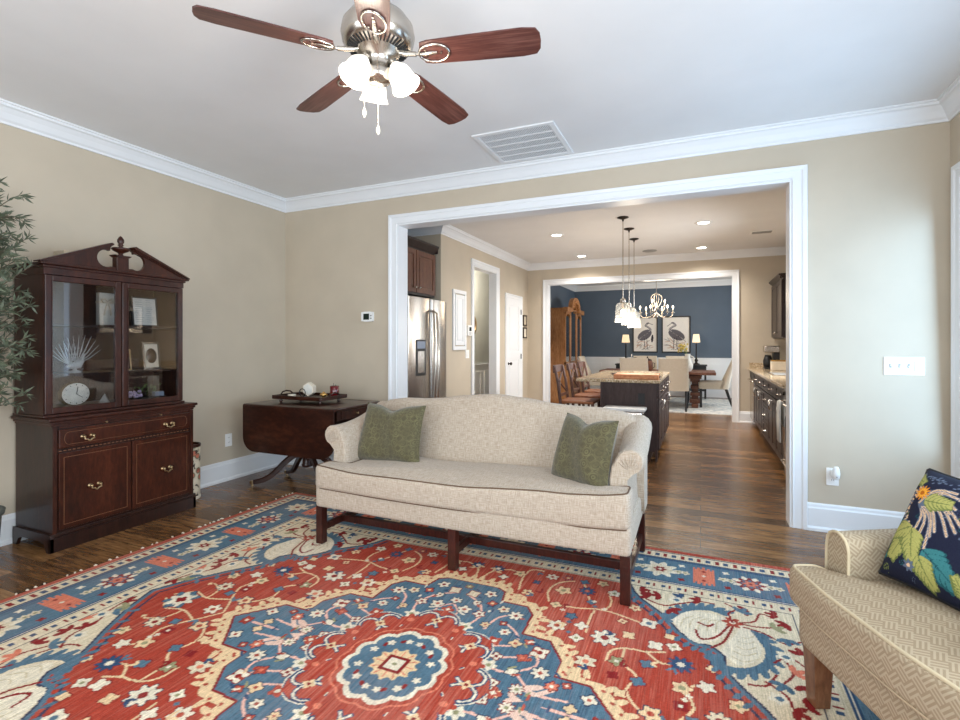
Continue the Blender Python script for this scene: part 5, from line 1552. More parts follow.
# island
IX0, IX1, IY0, IY1 = -1.017, -.422, 5.655, 7.50
t = thing('kitchen_island', 'espresso kitchen island with beige granite top and corner feet', 'kitchen island', (0, 0, 0))
m = MB(); m.box(IX0, IX1, IY0, IY1, .10, .828); m.build('carcass', 'espresso_lit', t)
m = MB(); m.box(IX0 + .05, IX1 - .075, IY0 + .0, IY1 - .06, 0, .10)
m.prism([(IY0, .0), (IY0 + .09, 0), (IY0 + .11, .05), (IY0 + .16, .10), (IY0, .10)], IX1 - .02, IX1, 'yz')
m.build('plinth', 'espresso_lit', t)
for x in (IX0 + .012, IX1 - .012): MB().box(x - .012, x + .012, IY0 - .008, IY0, .10, .828).build('corner_post', 'espresso_lit', t)
MB().box(IX0 + .40, IX0 + .47, IY0 - .005, IY0, .60, .72, .002).build('outlet_plate', 'black', t)
PI_ = lambda u, z, d: (IX1 + d, u, z)
us = [IY0 + .02 + i * (IY1 - IY0 - .04) / 4 for i in range(5)]
for i in range(4):
    dr = panel_door(MB(), PI_, us[i] + .006, us[i + 1] - .006, .665, .815, .03).build('drawer', 'espresso_lit', t); bar_pull(PI_, (us[i] + us[i + 1]) / 2, .74, dr)
    dd = panel_door(MB(), PI_, us[i] + .006, us[i + 1] - .006, .12, .650).build('door', 'espresso_lit', t); bar_pull(PI_, us[i + 1] - .04 if i % 2 == 0 else us[i] + .04, .56, dd, .10, True)
m = MB(); m.box(-1.285, -.392, IY0 - .03, 7.55, .830, .862, .006); m.build('countertop', 'granite', t)
# cutting board on the island
t = thing('cutting_board', 'thick wooden cutting board lying on the island top', 'cutting board', (-.655, 5.90, .8625), .02)
MB().box(-.235, .235, -.16, .16, 0, .052, .006).build('board', 'board_wood', t)
for s in (-1, 1): MB().tube([(s * .235, -.05, .022), (s * .255, -.03, .026), (s * .255, .03, .026), (s * .235, .05, .022)], .006, 6).build('handle', 'dark_metal', t)
t = thing('small_board', 'small dark serving board at the far left of the cutting board', 'serving board', (-.93, 6.62, .8625), .2)
MB().box(-.12, .12, -.07, .07, 0, .014, .004).build('board', 'mahogany_dark', t)

# bar stools
def stool():
    t = thing('bar_stool', 'x', 'bar stool')
    s = MB(); poly = round_poly([(-.20, -.19), (.20, -.22), (.20, .22), (-.20, .19)], .04, 4)
    m2, _, _ = slab(densify(poly, .05), .560, .592, .010, -.006, 3, 3); m2.build('seat', 'seat_wood', t)
    for y in (-.185, .185):
        MB().tube([(-.215, y, 0), (-.20, y, .30), (-.195, y, .57), (-.225, y, .80), (-.265, y, .985)], [.016, .019, .020, .018, .015], 6).build('back_post', 'chair_wood', t)
        MB().tube([(.205, y * 1.1, 0), (.18, y, .56)], [.015, .020], 6).build('leg', 'chair_wood', t)
    MB().loft([[(-.268 + dx + .03 * (1 - (2 * k / 8 - 1) ** 2) * -1, -.205 + .41 * k / 8, z) for dx, z in ((-.011, .91), (.011, .91), (.004, .995), (-.016, .995))] for k in range(9)], True, True, False).build('top_rail', 'chair_wood', t)
    MB().box(-.212, -.192, -.17, .17, .63, .665, .003).build('lower_rail', 'chair_wood', t)
    for sg in (-1, 1): MB().tube([(-.205, -.165 * sg, .66), (-.255, 0, .79), (-.268, .165 * sg, .915)], .012, 6, True, .7).build('cross_brace', 'chair_wood', t)
    for z, a, b in ((.20, (.195, -.19), (.195, .19)), (.26, (-.20, -.185), (.195, -.19)), (.26, (-.20, .185), (.195, .19))): MB().cyl((*a, z), (*b, z), .010, n=8).build('rung', 'chair_wood', t)
    return t
st0 = stool()
labs = ['wooden cross-back bar stool at the near end of the island', 'wooden cross-back bar stool in the middle of the three at the island', 'wooden cross-back bar stool at the far end of the island']
for i, y in enumerate((5.97, 6.62, 7.25)):
    o = st0 if i == 0 else copy_tree(st0)
    o.location = (-1.31, y, 0); o['label'] = labs[i]; o['group'] = 'bar stools along the island'

# step-lid bin in front of the island
t = thing('trash_can', 'stainless rectangular trash can with pale lid in front of the island', 'trash can', (-.735, 5.49, 0))
m, _, _ = slab(densify(round_poly([(-.205, -.12), (.205, -.12), (.205, .12), (-.205, .12)], .04, 4), .1), .012, .545, .006, 0, 1, 2); m.build('body', 'steel', t)
m, _, _ = slab(densify(round_poly([(-.217, -.130), (.217, -.130), (.217, .130), (-.217, .130)], .045, 4), .1), .548, .582, .014, .006, 3, 3); m.build('lid', 'white_plastic', t)
MB().box(-.208, .208, -.125, .125, 0, .014).build('base', 'black', t)
MB().box(-.05, .05, -.15, -.12, .012, .03, .004).build('pedal', 'black', t)

# right-hand counter run
CX = .735                                       # cabinet fronts
PC = lambda u, z, d: (CX - d, u, z)
def base_unit(y0, y1, label, kind):
    t = thing('base_cabinet', label, 'cabinet')
    m = MB(); m.box(CX, XKR - .002, y0 + .001, y1 - .001, .10, .835); m.box(CX + .06, XKR - .002, y0 + .001, y1 - .001, 0, .10); m.build('carcass', 'espresso', t)
    if kind == 'door':
        dr = panel_door(MB(), PC, y0 + .006, y1 - .006, .685, .825, .03).build('drawer', 'espresso', t); bar_pull(PC, (y0 + y1) / 2, .755, dr)
        ym = (y0 + y1) / 2
        if y1 - y0 > .5:
            for a, b, k in ((y0 + .006, ym - .003, ym - .045), (ym + .003, y1 - .006, ym + .045)):
                dd = panel_door(MB(), PC, a, b, .12, .670).build('door', 'espresso', t); bar_pull(PC, k, .58, dd, .10, True)
        else:
            dd = panel_door(MB(), PC, y0 + .006, y1 - .006, .12, .670).build('door', 'espresso', t); bar_pull(PC, y0 + .05, .58, dd, .10, True)
    else:
        for a, b in ((.12, .30), (.31, .49), (.50, .67), (.685, .825)):
            dr = panel_door(MB(), PC, y0 + .006, y1 - .006, a, b, .03).build('drawer', 'espresso', t); bar_pull(PC, (y0 + y1) / 2, (a + b) / 2, dr)
    return t
base_unit(7.72, 8.36, 'espresso base cabinet beside the dishwasher at the far end of the counter', 'door')
base_unit(7.18, 7.72, 'espresso base cabinet under the middle of the right-hand counter', 'door')
base_unit(6.66, 7.18, 'espresso stack of four drawers next to the range', 'drawers')
base_unit(6.02, 6.66, 'espresso base cabinet between the drawer stack and the range side', 'door')
base_unit(5.385, 6.02, 'espresso base cabinet immediately beyond the range', 'door')
base_unit(4.20, 4.59, 'espresso base cabinet nearest the living room, before the range', 'door')
t = thing('dishwasher', 'stainless dishwasher at the far end of the right-hand counter', 'dishwasher')
MB().box(CX + .01, XKR - .002, 8.365, 8.965, .09, .835).build('tub', 'grey_plastic', t)
d_ = MB().box(CX - .022, CX + .01, 8.37, 8.96, .10, .72, .004).build('door', 'steel', t); MB().box(CX - .022, CX + .01, 8.37, 8.96, .725, .832, .004).build('control_panel', 'black', t)
MB().tube([(CX - .022, 8.42, .70), (CX - .055, 8.44, .70), (CX - .055, 8.89, .70), (CX - .022, 8.91, .70)], .010, 8).build('door_handle', 'nickel', d_)
t = thing('range', 'stainless kitchen range with oven door and a hanging towel', 'range')
MB().box(CX, XKR - .002, 4.595, 5.380, .04, .850).build('body', 'grey_plastic', t)
MB().box(CX - .005, XKR - .02, 4.595, 5.380, .850, .868, .004).build('cooktop', 'black', t)
MB().box(XKR - .07, XKR - .004, 4.60, 5.375, .868, 1.01, .006).build('backguard', 'steel', t)
d_ = MB().box(CX - .035, CX, 4.605, 5.370, .27, .750, .006).build('oven_door', 'steel', t); MB().box(CX - .038, CX - .034, 4.71, 5.27, .36, .60, .004).build('oven_window', 'black', d_)
MB().tube([(CX - .035, 4.65, .725), (CX - .075, 4.67, .725), (CX - .075, 5.31, .725), (CX - .035, 5.33, .725)], .011, 8).build('door_handle', 'nickel', d_)
d_ = MB().box(CX - .030, CX, 4.605, 5.370, .06, .255, .006).build('warming_drawer', 'steel', t)
MB().tube([(CX - .030, 4.69, .20), (CX - .065, 4.71, .20), (CX - .065, 5.27, .20), (CX - .030, 5.29, .20)], .010, 8).build('drawer_handle', 'nickel', d_)
c_ = MB().box(CX - .030, CX, 4.60, 5.375, .757, .848, .006).build('control_panel', 'steel', t)
for k in range(5): MB().cyl((CX - .030, 4.71 + k * .14, .803), (CX - .055, 4.71 + k * .14, .803), .020, .017, 14).build('knob', 'dark_metal', c_)
# towel
def towel():
    t = MB(); n = 16
    rings = []
    prof = [(CX - .090, .38), (CX - .093, .55), (CX - .092, .69), (CX - .088, .735), (CX - .076, .745), (CX - .064, .735), (CX - .060, .69), (CX - .058, .52)]
    prof2 = [(x + .004 * (1 if i < 4 else -1), z - (.004 if 2 < i < 6 else 0)) for i, (x, z) in enumerate(prof)]
    for j in range(n + 1):
        y = 5.115 + .17 * j / n; w = .006 * math.sin(j * 1.3)
        rings.append([(x + w * (1 if i < 4 else .4) - (.006 if i < 4 else 0), y, z) for i, (x, z) in enumerate(prof)] + [(x + w * .4, y, z) for x, z in prof2[::-1]])
    t.loft(rings, True, True, True)
    o = t.build('dish_towel', 'paper'); tag(o, 'cream dish towel hanging over the oven door handle', 'towel')
towel()
# continuous worktop and backsplash
t = thing('granite_countertop', 'speckled beige granite countertop with backsplash along the right wall', 'countertop')
m = MB(); m.box(.690, XKR - .001, 5.383, YF - .001, .838, .870, .006); m.box(.690, XKR - .001, 4.20, 4.592, .838, .870, .006); m.build('worktop', 'granite', t)
m = MB(); m.box(XKR - .022, XKR - .001, 5.383, YF - .022, .870, .955); m.box(.705, XKR - .001, YF - .022, YF - .001, .870, .955); m.box(XKR - .022, XKR - .001, 4.20, 4.592, .870, .955); m.build('backsplash', 'granite', t)
t = thing('kitchen_sink', 'stainless drop-in sink with faucet in the right-hand counter', 'sink')
m = MB(); m.box(.80, 1.22, 7.0, 7.62, .8705, .876, .002); m.build('rim', 'steel', t)
m = MB(); m.box(.83, 1.19, 7.03, 7.59, .872, .877); m.build('basin', 'grey_plastic', t)
m = MB(); m.cyl((1.20, 7.31, .876), (1.20, 7.31, .90), .022, n=14); m.tube([(1.20, 7.31, .88), (1.20, 7.31, 1.10), (1.16, 7.31, 1.17), (1.08, 7.31, 1.18), (1.02, 7.31, 1.13)], .011, 8); m.build('faucet', 'nickel', t)
# upper cabinets on the right
def upper(y0, y1, label, z0=1.335, far=False):
    x0 = 1.03
    t = thing('upper_cabinet', label, 'cabinet'); PU = lambda u, z, d: (x0 - d, u, z)
    MB().box(x0, XKR - .002, y0, y1, z0, 2.15).build('carcass', 'espresso', t)
    m = MB(); m.prism([(x0, 2.15), (x0 - .010, 2.15), (x0 - .055, 2.192), (x0 - .055, 2.21), (x0, 2.21)][::-1], y0 - .04, y1, 'xz')
    m.prism([(y0, 2.15), (y0 - .010, 2.15), (y0 - .055, 2.192), (y0 - .055, 2.21), (y0, 2.21)], x0 - .04, XKR - .002, 'yz'); m.box(x0, XKR - .002, y0, y1, 2.15, 2.21); m.build('crown_moulding', 'espresso', t)
    n = max(1, round((y1 - y0) / .45)); L = (y1 - y0) / n
    for k in range(n):
        dd = panel_door(MB(), PU, y0 + k * L + .004, y0 + (k + 1) * L - .004, z0 + .015, 2.135).build('door', 'espresso', t); knob(PU, y0 + (k + (.9 if k % 2 == 0 else .1)) * L, z0 + .07, dd, 'nickel')
    return t
upper(7.93, 8.985, 'espresso upper cabinet in the far right corner of the kitchen')
upper(4.20, 4.58, 'espresso upper cabinet nearest the living room on the right wall')
t = thing('microwave', 'stainless microwave mounted over the kitchen range', 'microwave')
MB().box(.98, XKR - .002, 4.60, 5.375, 1.42, 1.84).build('body', 'grey_plastic', t); MB().box(.965, .98, 4.60, 5.22, 1.425, 1.835, .004).build('door', 'steel', t); MB().box(.965, .98, 5.225, 5.375, 1.425, 1.835, .004).build('control_panel', 'black', t)
MB().box(.962, .966, 4.65, 5.15, 1.50, 1.77, .002).build('window', 'black', t)
# coffee maker and canister
t = thing('coffee_maker', 'black and steel coffee maker in the far corner of the counter', 'coffee maker', (.985, 8.78, .8705))
MB().box(-.10, .10, -.12, .12, 0, .03, .008).build('base', 'black', t); MB().box(.02, .10, -.11, .11, .03, .30, .008).build('tank', 'black', t); MB().box(-.10, .10, -.12, .12, .25, .35, .012).build('brew_head', 'steel', t)
MB().lathe([(.05, .0), (.062, .02), (.066, .09), (.050, .15), (.042, .17), (.046, .18)], (-.045, 0, .032), 18).build('carafe', 'black', t)
t = thing('recipe_tin', 'pale lidded tin beside the coffee maker', 'tin', (1.03, 8.40, .8705))
MB().box(-.09, .09, -.10, .10, 0, .13, .008).build('body', 'cream', t); MB().box(-.094, .094, -.104, .104, .13, .150, .006).build('lid', 'gold', t)

# ceiling fixtures
can0 = None
cl = ['recessed can light near the left wall of the kitchen ceiling', 'recessed can light in the far left of the kitchen ceiling', 'recessed can light in the near right of the kitchen ceiling', 'recessed can light in the far right of the kitchen ceiling']
for i, (x, y) in enumerate(((-1.80, 6.72), (-1.84, 8.48), (.033, 6.75), (.014, 8.48))):
    t = thing('recessed_light', cl[i], 'ceiling light', (x, y, H), 0, 'recessed lights in the kitchen ceiling')
    MB().lathe([(.062, -.004), (.075, -.009), (.098, -.006), (.100, 0)], (0, 0, 0), 28, caps=False).build('trim_ring', 'white_plastic', t)
    MB().lathe([(.064, -.006), (.063, -.003), (.0005, -.003)], (0, 0, 0), 24).build('lens', 'can_lit', t)
    l = bpy.data.lights.new('can_lamp', 'SPOT'); l.energy = 125; l.color = (1.0, .94, .87); l.spot_size = math.radians(150); l.spot_blend = 1.0; l.shadow_soft_size = .06
    lo = bpy.data.objects.new('can_lamp', l); COL.objects.link(lo); lo.parent = t; lo.location = (0, 0, -.03)
t = thing('ceiling_speaker', 'flat round speaker grille in the kitchen ceiling', 'ceiling speaker', (-.745, 8.45, H))
MB().lathe([(.11, 0), (.11, -.006), (.10, -.010), (.0005, -.012)], (0, 0, 0), 28).build('grille', 'grey_plastic', t)
t = thing('supply_vent', 'small white supply register in the kitchen ceiling near the right wall', 'air vent', (.745, 7.62, H))
MB().box(-.14, .14, -.09, .09, -.008, 0, .002).build('frame', 'white_plastic', t)
for k in range(5): MB().box(-.115, .115, -.066 + k * .028, -.052 + k * .028, -.011, -.007).build('slot', 'grey_plastic', t)
def pendant(i, x, y, zb):
    t = thing('pendant_light', ['nearest', 'middle', 'farthest'][i] + ' of the three clear glass pendants over the island', 'pendant light', (x, y, 0), 0, 'glass pendants over the island')
    MB().lathe([(.065, H), (.066, H - .008), (.040, H - .018), (.012, H - .026), (.008, H - .05)], (0, 0, 0), 24).build('canopy', 'dark_metal', t)
    MB().cyl((0, 0, H - .04), (0, 0, zb + .27), .0055, n=8).build('stem', 'nickel', t)
    MB().lathe([(.008, zb + .29), (.030, zb + .275), (.034, zb + .235), (.018, zb + .225), (.018, zb + .17), (.0005, zb + .168)], (0, 0, 0), 18).build('socket', 'nickel', t)
    g = MB()
    prof = [(.045, zb + .235), (.072, zb + .222), (.083, zb + .200), (.090, zb + .06), (.098, zb)]
    g.lathe(prof + [(r - .005, z) for r, z in prof[::-1]], (0, 0, 0), 8, caps=False)
    g.warp(lambda X, Y, Z: (X, Y, Z + .006 * math.cos(8 * math.atan2(Y, X)) * (Z < zb + .03)))
    for q in range(len(g.s)): g.s[q] = False
    g.build('glass_shade', 'pend_glass', t)
    MB().sphere((0, 0, zb + .12), .028, 12, 8, 1.3).build('bulb', 'bulb', t)
    l = bpy.data.lights.new('pendant_lamp', 'POINT'); l.energy = 9; l.color = (1.0, .84, .64); l.shadow_soft_size = .04
    lo = bpy.data.objects.new('pendant_lamp', l); COL.objects.link(lo); lo.parent = t; lo.location = (0, 0, zb - .03)
def _pg():
    t = NT('seeded_glass')
    tr = t.n.new('ShaderNodeBsdfTransparent'); tr.inputs[0].default_value = (.96, .97, .97, 1)
    t.base((.95, .95, .93)); t.b.inputs['Emission Color'].default_value = (1, .93, .82, 1); t.b.inputs['Emission Strength'].default_value = .05; t.set(Roughness=.15)
    mx = t.n.new('ShaderNodeMixShader')
    n = t.noise(t.coords(scale=(1, 1, .3)), 60, 3); f = t.ramp(n, [(.35, (.02, .02, .02)), (.65, (.16, .16, .16))])
    t.link(f, mx.inputs[0]); t.link(tr.outputs[0], mx.inputs[1]); t.link(t.b.outputs[0], mx.inputs[2]); t.link(mx.outputs[0], t.out.inputs['Surface'])
    return t.m
M['pend_glass'] = _pg()
for i, (x, y, zb) in enumerate(((-.835, 6.09, 1.50), (-.845, 6.72, 1.49), (-.862, 7.40, 1.475))): pendant(i, x, y, zb)

# ================================================================== DINING ROOM
o = MB().box(-2.55, 1.55, 9.80, 12.55, 0, .010).build('dining_rug', 'dining_rug'); tag(o, 'faded pale grey rug under the dining table', 'rug')
DR = .0105
def china():
    t = thing('oak_china_cabinet', 'honey oak china cabinet with an arched carved top in the dining room', 'cabinet', (-2.985, 11.20, 0))
    y = .80; d = .40
    MB().box(0, d + .03, -y, y, 0, .78, .01).build('base', 'oak', t)
    for a, b in ((-y + .03, -.27), (-.26, .26), (.27, y - .03)):
        dd = panel_door(MB(), lambda u, z, q: (d + .03 + q, u, z), a, b, .10, .72, .06).build('door', 'oak', t); knob(lambda u, z, q: (d + .03 + q, u, z), b - .04, .50, dd)
    m = MB(); m.box(0, d - .05, -y + .03, -y + .05, .80, 2.0); m.box(0, d - .05, y - .05, y - .03, .80, 2.0); m.box(0, .02, -y + .05, y - .05, .80, 2.0); m.box(0, d - .02, -y + .03, y - .03, 1.99, 2.02); m.box(0, d + .05, -y, y, .78, .81)
    m.build('upper_case', 'oak', t)
    for a, b, zt in ((-y + .03, -.30, 1.90), (-.295, .295, 2.10), (.30, y - .03, 1.90)):
        f = MB(); w = .05
        f.box(d - .05, d - .02, a, a + w, .82, zt - .05); f.box(d - .05, d - .02, b - w, b, .82, zt - .05); f.box(d - .05, d - .02, a, b, .82, .87)
        pts = [(a, zt - .06)] + [((a + b) / 2 - (b - a) / 2 * math.cos(PI * k / 12), zt - .06 + .13 * math.sin(PI * k / 12)) for k in range(13)] + [(b, zt - .06), (b - w, zt - .09)] + [((a + b) / 2 + ((b - a) / 2 - w) * math.cos(PI * k / 12), zt - .09 + .09 * math.sin(PI * k / 12)) for k in range(13)] + [(a + w, zt - .09)]
        f.prism(pts, d - .055, d - .015, 'yz') if False else None
        mm = MB(); mm.prism([(p[0], p[1]) for p in pts], d - .055, d - .015, 'yz'); f.v_off = 0
        o_ = len(f.v); f.v += mm.v; f.f += [tuple(i + o_ for i in q) for q in mm.f]; f.s += mm.s
        dd = f.build('glass_door', 'oak', t); MB().box(d - .038, d - .034, a + w, b - w, .87, zt - .05).build('pane', 'cab_glass', dd)
    cr = MB()
    pts = [(-y - .02, 1.93), (-y - .02, 2.03), (-.42, 2.03)] + [(-.40 * math.cos(PI * k / 16), 2.05 + .23 * math.sin(PI * k / 16)) for k in range(17)] + [(.42, 2.03), (y + .02, 2.03), (y + .02, 1.93), (.34, 1.95)] + [(.32 * math.cos(PI * k / 16), 1.98 + .18 * math.sin(PI * k / 16)) for k in range(17)] + [(-.34, 1.95)]
    cr.prism(pts, d - .05, d + .04, 'yz'); cr.build('arched_crown', 'oak', t)
    c = MB()
    for k in range(9):
        a = PI * (k + .5) / 9; c.sphere((d + .03, -.30 * math.cos(a), 2.02 + .17 * math.sin(a)), .035, 8, 6)
    c.build('carving', 'oak', t)
    for z in (1.15, 1.5, 1.8): MB().box(.02, d - .08, -y + .05, y - .05, z, z + .015).build('shelf', 'oak', t)
    rr = random.Random(2)
    for z, n in ((.815, 5), (1.165, 6), (1.515, 5)):
        for k in range(n):
            yy = -.62 + 1.24 * k / (n - 1)
            o = MB().lathe([(.02, 0), (.05, .01), (.075, .08), (.07, .085), (.045, .02), (.0005, .015)], (0, 0, 0), 14).build('china_bowl', 'paper'); o.location = (-2.985 + .17, 11.2 + yy, z); tag(o, 'white china bowl on a shelf of the oak cabinet', 'bowl', 'bowls in the oak china cabinet')
china()

def trestle():
    t = thing('dining_table', 'rustic brown dining table on a turned block pedestal', 'dining table', (-.82, 10.95, 0))
    MB().box(-1.09, 1.09, -.48, .48, .655, .710, .01).build('tabletop', 'rustic', t)
    MB().box(-.85, .85, -.06, .06, .60, .655).build('stretcher', 'rustic', t)
    for x in (-.72, .72):
        p = MB(); p.box(x - .06, x + .06, -.36, .36, DR, .08, .01); p.box(x - .10, x + .10, -.16, .16, .08, .16, .01)
        for z, w in ((.16, .06), (.22, .09), (.30, .06), (.36, .085), (.44, .06), (.50, .09), (.56, .12)): p.box(x - w, x + w, -w * 1.3, w * 1.3, z, z + .07, .012)
        p.build('pedestal', 'rustic', t)
trestle()
def dining_chair():
    t = thing('dining_chair', 'x', 'chair')
    m, _, _ = slab(densify(round_poly([(-.26, -.27), (.26, -.27), (.25, .23), (-.25, .23)], .05, 4), .06), .36, .50, .03, .02, 4, 3); m.build('seat', 'linen_weave', t)
    rings = []
    for k in range(13):
        f = k / 12; z = .37 + .60 * f; y = .20 + .10 * f + .05 * f * f; w = .265 - .01 * f; th = .055 - .015 * f
        ring = [(-w, y - .10 * (1 - f) ** 1.5, z), (-w + .02, y, z), (0, y + .02, z), (w - .02, y, z), (w, y - .10 * (1 - f) ** 1.5, z), (w, y + th * .6, z), (w - .06, y + th, z), (0, y + th + .025, z), (-w + .06, y + th, z), (-w, y + th * .6, z)]
        rings.append(ring)
    m = MB(); m.loft(rings, True, True, True); m.build('backrest', 'linen_weave', t)
    for x in (-.22, .22):
        m = MB(); m.box(x - .022, x + .022, -.25, -.205, 0, .37, .003); m.build('leg', 'black', t)
        MB().tube([(x, .34, 0), (x, .27, .20), (x, .22, .37)], [.018, .022, .024], 4).build('leg', 'black', t)
    return t
dc = dining_chair()
dcs = [((-.46, 10.25, DR), PI, 'linen dining chair with its back to the kitchen, the one next to the pedestal'),
       ((-1.16, 10.25, DR), PI, 'linen dining chair with its back to the kitchen, seen behind the island'),
       ((.235, 10.98, DR), -PI / 2, 'linen dining chair at the right end of the dining table'),
       ((-2.02, 10.95, DR), PI / 2, 'linen dining chair at the left end of the dining table'),
       ((-1.16, 11.68, DR), 0, 'linen dining chair on the far side of the table, left one'), ((-.46, 11.68, DR), 0, 'linen dining chair on the far side of the table, right one')]
for i, (p, r, lab) in enumerate(dcs):
    o = dc if i == 0 else copy_tree(dc); o.location = p; o.rotation_euler = (0, 0, r); o['label'] = lab; o['group'] = 'linen chairs around the dining table'
def sideboard(x, lab):
    t = thing('side_table', lab, 'side table', (x, 12.62, 0), 0, 'black tables on the far dining wall')
    MB().box(-.23, .23, -.20, .20, .745, .775, .004).build('top', 'black', t); MB().box(-.20, .20, -.17, .17, .60, .745).build('apron', 'black', t)
    MB().box(-.20, .20, -.17, .17, .18, .21).build('shelf', 'black', t)
    for sx in (-1, 1):
        for sy in (-1, 1): MB().box(sx * .19 - .02, sx * .19 + .02, sy * .16 - .02, sy * .16 + .02, DR if False else 0, .745).build('leg', 'black', t)
sideboard(-1.66, 'black side table under the left table lamp'); sideboard(-.09, 'black side table under the right table lamp')
for x, lab in ((-1.66, 'dark buffet lamp with glowing square shade left of the bird prints'), (-.09, 'dark buffet lamp with glowing square shade right of the bird prints')):
    t = thing('buffet_lamp', lab, 'table lamp', (x, 12.60, .7755), 0, 'buffet lamps on the far dining wall')
    MB().lathe([(.075, 0), (.078, .02), (.040, .035), (.025, .06), (.045, .10), (.022, .13), (.014, .18), (.013, .45), (.022, .46), (.008, .47), (.008, .54)], (0, 0, 0), 18).build('base', 'dark_metal', t)
    rings = [[(s1 * w, s2 * w, z) for s1, s2 in ((-1, -1), (1, -1), (1, 1), (-1, 1))] for w, z in ((.085, .51), (.062, .70))]
    rings2 = [[(s1 * (w - .004), s2 * (w - .004), z) for s1, s2 in ((-1, -1), (1, -1), (1, 1), (-1, 1))] for w, z in ((.062, .70), (.085, .51))]
    MB().loft(rings + rings2, True, False, False).build('lamp_shade', 'lamp_shade', t)
    l = bpy.data.lights.new('buffet_bulb', 'POINT'); l.energy = 3; l.color = (1.0, .78, .5); l.shadow_soft_size = .03
    lo = bpy.data.objects.new('buffet_bulb', l); COL.objects.link(lo); lo.parent = t; lo.location = (0, 0, .62)
# two framed prints of generic wading birds
def print_art(x0, x1, flip, label):
    w = x1 - x0; h = .88; z0 = 1.04
    t = thing('bird_print', label, 'picture', ((x0 + x1) / 2, YD, z0), 0, 'bird prints on the blue wall')
    f = MB(); b = .028
    for a in ((-w / 2, w / 2, 0, b), (-w / 2, w / 2, h - b, h), (-w / 2, -w / 2 + b, b, h - b), (w / 2 - b, w / 2, b, h - b)): f.box(a[0], a[1], -.035, 0, a[2], a[3])
    f.build('frame', 'black', t)
    c = Canvas(-.5, .5, -.75, .75, .0125, srgb(236, 230, 222)); gr = srgb(104, 100, 106); dk = srgb(58, 54, 58); pkk = srgb(204, 170, 148); lt = srgb(176, 170, 168)
    rr = random.Random(3 if flip else 9)
    for k in range(26): c.leaf(rr.uniform(-.4, .3), rr.uniform(-.62, -.3), rr.uniform(.1, .3), .03, rr.uniform(-.3, 1.0), pkk if k % 2 else lt)
    c.ell(-.02, -.02, .34, .20, .55, gr)
    for k in range(12): c.leaf(.16 - k * .03, .10 - k * .02, .30, .030, 3.7 + k * .02, lt if k % 2 else dk)
    c.line(curve2([(.16, .12), (.24, .22), (.12, .34), (.02, .40), (.10, .50)]), .075, gr); c.line(curve2([(.17, .14), (.25, .22), (.13, .34), (.03, .40), (.10, .50)]), .035, lt)
    c.ell(.12, .51, .06, .035, .2, gr); c.line([(.15, .51), (.34, .36 if flip else .44)], .020, dk)
    c.line([(-.02, -.16), (-.04, -.62)], .022, dk); c.line([(.07, -.14), (.10, -.62)], .022, dk)
    for k in range(3): c.line([(-.04, -.62), (-.14 + .08 * k, -.67)], .014, dk); c.line([(.10, -.62), (.02 + .08 * k, -.67)], .014, dk)
    if flip: C = c.C[:, ::-1]
    else:
        c.leaf(.30, -.35, .35, .10, 1.5, dk); C = c.C
    ny, nx, _ = C.shape
    X, Z = np.meshgrid(np.linspace(-w / 2 + b, w / 2 - b, nx), np.linspace(b, h - b, ny))
    grid_object('print', C, np.stack([X, np.full_like(X, -.012), Z], -1), 'print', t)
M['print'] = vcol('art_print', .6, False, 0.0)
print_art(-1.545, -.955, False, 'black-framed print of a grey wading bird, the left one of the pair')
print_art(-.865, -.215, True, 'black-framed print of a grey wading bird, the right one of the pair')
# things on the dining table
TT = .7105
t = thing('woven_jar', 'brown lidded woven jar on the dining table behind the island', 'jar', (-.985, 10.72, TT))
MB().lathe([(.08, 0), (.10, .03), (.105, .15), (.09, .20), (.07, .21)], (0, 0, 0), 20).build('body', 'rustic', t); MB().lathe([(.085, .205), (.085, .225), (.03, .245), (.012, .26), (.018, .28), (.0005, .29)], (0, 0, 0), 16).build('lid', 'mahogany_dark', t)
MB().tube([(.10, 0, .16), (.14, 0, .15), (.14, 0, .08), (.10, 0, .05)], .008, 6).build('handle', 'mahogany_dark', t)
t = thing('white_pitcher', 'white ceramic pitcher at the right end of the dining table', 'pitcher', (-.235, 10.80, TT))
MB().lathe([(.06, 0), (.095, .05), (.10, .12), (.07, .22), (.045, .29), (.055, .34), (.050, .34), (.040, .29)], (0, 0, 0), 22).build('body', 'paper', t)
MB().tube([(.05, 0, .31), (.11, 0, .28), (.12, 0, .20), (.085, 0, .12)], .010, 8).build('handle', 'paper', t)
t = thing('flower_stems', 'yellow-green flower stems standing in the white pitcher', 'flowers', (-.235, 10.80, TT + .30))
m = MB(); rr = random.Random(6); q = MB()
for k in range(12):
    a = rr.uniform(0, 6); L = rr.uniform(.10, .22); e = (-.08 + .07 * math.cos(a), .08 * math.sin(a), L); m.tube([(0, 0, -.10), (e[0] * .4, e[1] * .4, L * .6), e], .003, 5)
    for j in range(4): q.sphere((e[0] + rr.uniform(-.03, .03), e[1] + rr.uniform(-.03, .03), e[2] + rr.uniform(-.03, .03)), .016, 6, 4)
m.build('stems', 'green_leaf', t); M['yellow'] = plain('yellow_blossom', srgb(206, 182, 96), .7); q.build('blossoms', 'yellow', t)
t = thing('tiered_stand', 'clear glass tiered stand in front of the left bird print', 'serving stand', (-1.30, 10.75, TT))
m = MB()
for z, r in ((.14, .14), (.26, .10)): m.lathe([(.01, z - .004), (r, z), (r, z + .008), (.01, z + .006)], (0, 0, 0), 24)
m.build('plates', 'glass', t); MB().lathe([(.07, 0), (.065, .01), (.012, .03), (.012, .13), (.010, .25), (.014, .32), (.0005, .34)], (0, 0, 0), 14).build('stem', 'nickel', t)
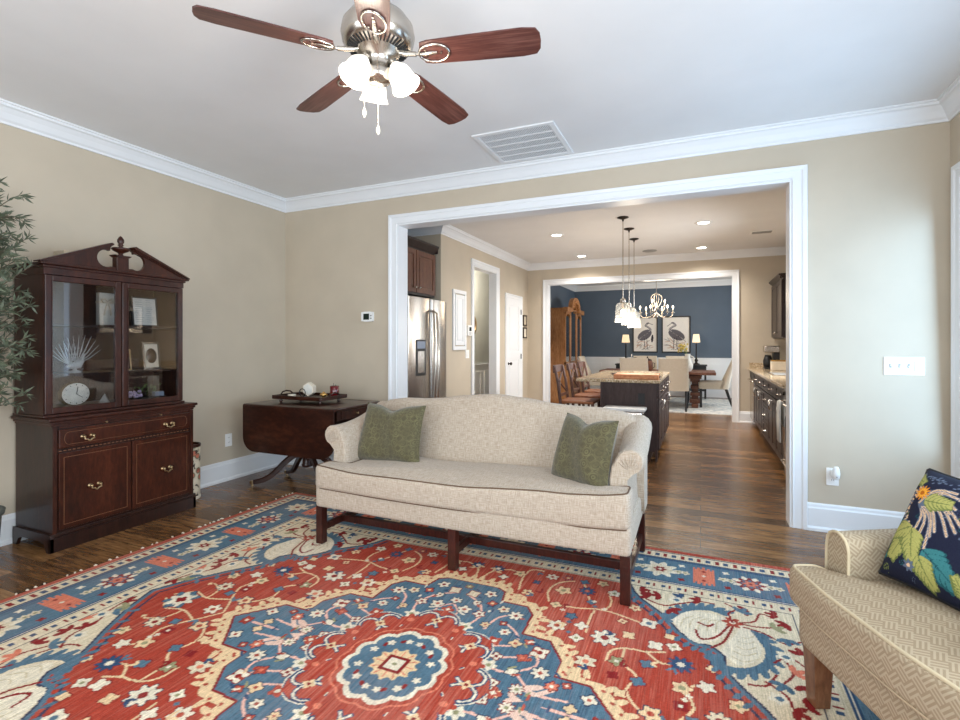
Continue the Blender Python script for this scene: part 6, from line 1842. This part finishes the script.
# chandelier
def chandelier():
    t = thing('chandelier', 'nickel candle chandelier with two tiers of lit bulbs over the dining table', 'chandelier', (-.82, 10.8, 0))
    MB().lathe([(.07, H), (.07, H - .01), (.02, H - .04), (.006, H - .05)], (0, 0, 0), 20).build('canopy', 'nickel', t)
    MB().cyl((0, 0, H - .04), (0, 0, 2.28), .006, n=6).build('chain', 'nickel', t)
    MB().lathe([(.004, 2.30), (.02, 2.28), (.012, 2.24), (.012, 2.02), (.03, 2.0), (.03, 1.97), (.012, 1.95), (.012, 1.86), (.035, 1.83), (.025, 1.79), (.008, 1.77), (.0005, 1.75)], (0, 0, 0), 16).build('column', 'nickel', t)
    for k in range(4):
        a = 2 * PI * k / 4 + .5; d = (math.cos(a), math.sin(a))
        MB().tube(bez((0, 0, 2.27), (d[0] * .14, d[1] * .14, 2.27), (d[0] * .16, d[1] * .16, 2.15), (d[0] * .02, d[1] * .02, 1.98), 10), .005, 6).build('cage_arm', 'nickel', t)
    for n, R, z, ph in ((6, .32, 1.90, .25), (3, .16, 2.03, .1)):
        for k in range(n):
            a = 2 * PI * k / n + ph; d = (math.cos(a), math.sin(a))
            m = MB(); m.tube(bez((d[0] * .02, d[1] * .02, z - .02), (d[0] * R * .5, d[1] * R * .5, z - .16), (d[0] * R, d[1] * R, z - .14), (d[0] * R, d[1] * R, z - .02), 10), .007, 6)
            m.lathe([(.008, z - .03), (.035, z - .02), (.038, z - .012), (.012, z - .01)], (d[0] * R, d[1] * R, 0), 12); ar = m.build('arm', 'nickel', t)
            MB().cyl((d[0] * R, d[1] * R, z - .012), (d[0] * R, d[1] * R, z + .06), .010, n=8).build('candle_sleeve', 'cream', ar)
            MB().lathe([(.006, z + .06), (.016, z + .085), (.010, z + .11), (.0005, z + .13)], (d[0] * R, d[1] * R, 0), 10).build('bulb', 'bulb', ar)
    l = bpy.data.lights.new('chandelier_lamp', 'POINT'); l.energy = 38; l.color = (1.0, .84, .64); l.shadow_soft_size = .25
    lo = bpy.data.objects.new('chandelier_lamp', l); COL.objects.link(lo); lo.parent = t; lo.location = (0, 0, 2.12)
chandelier()
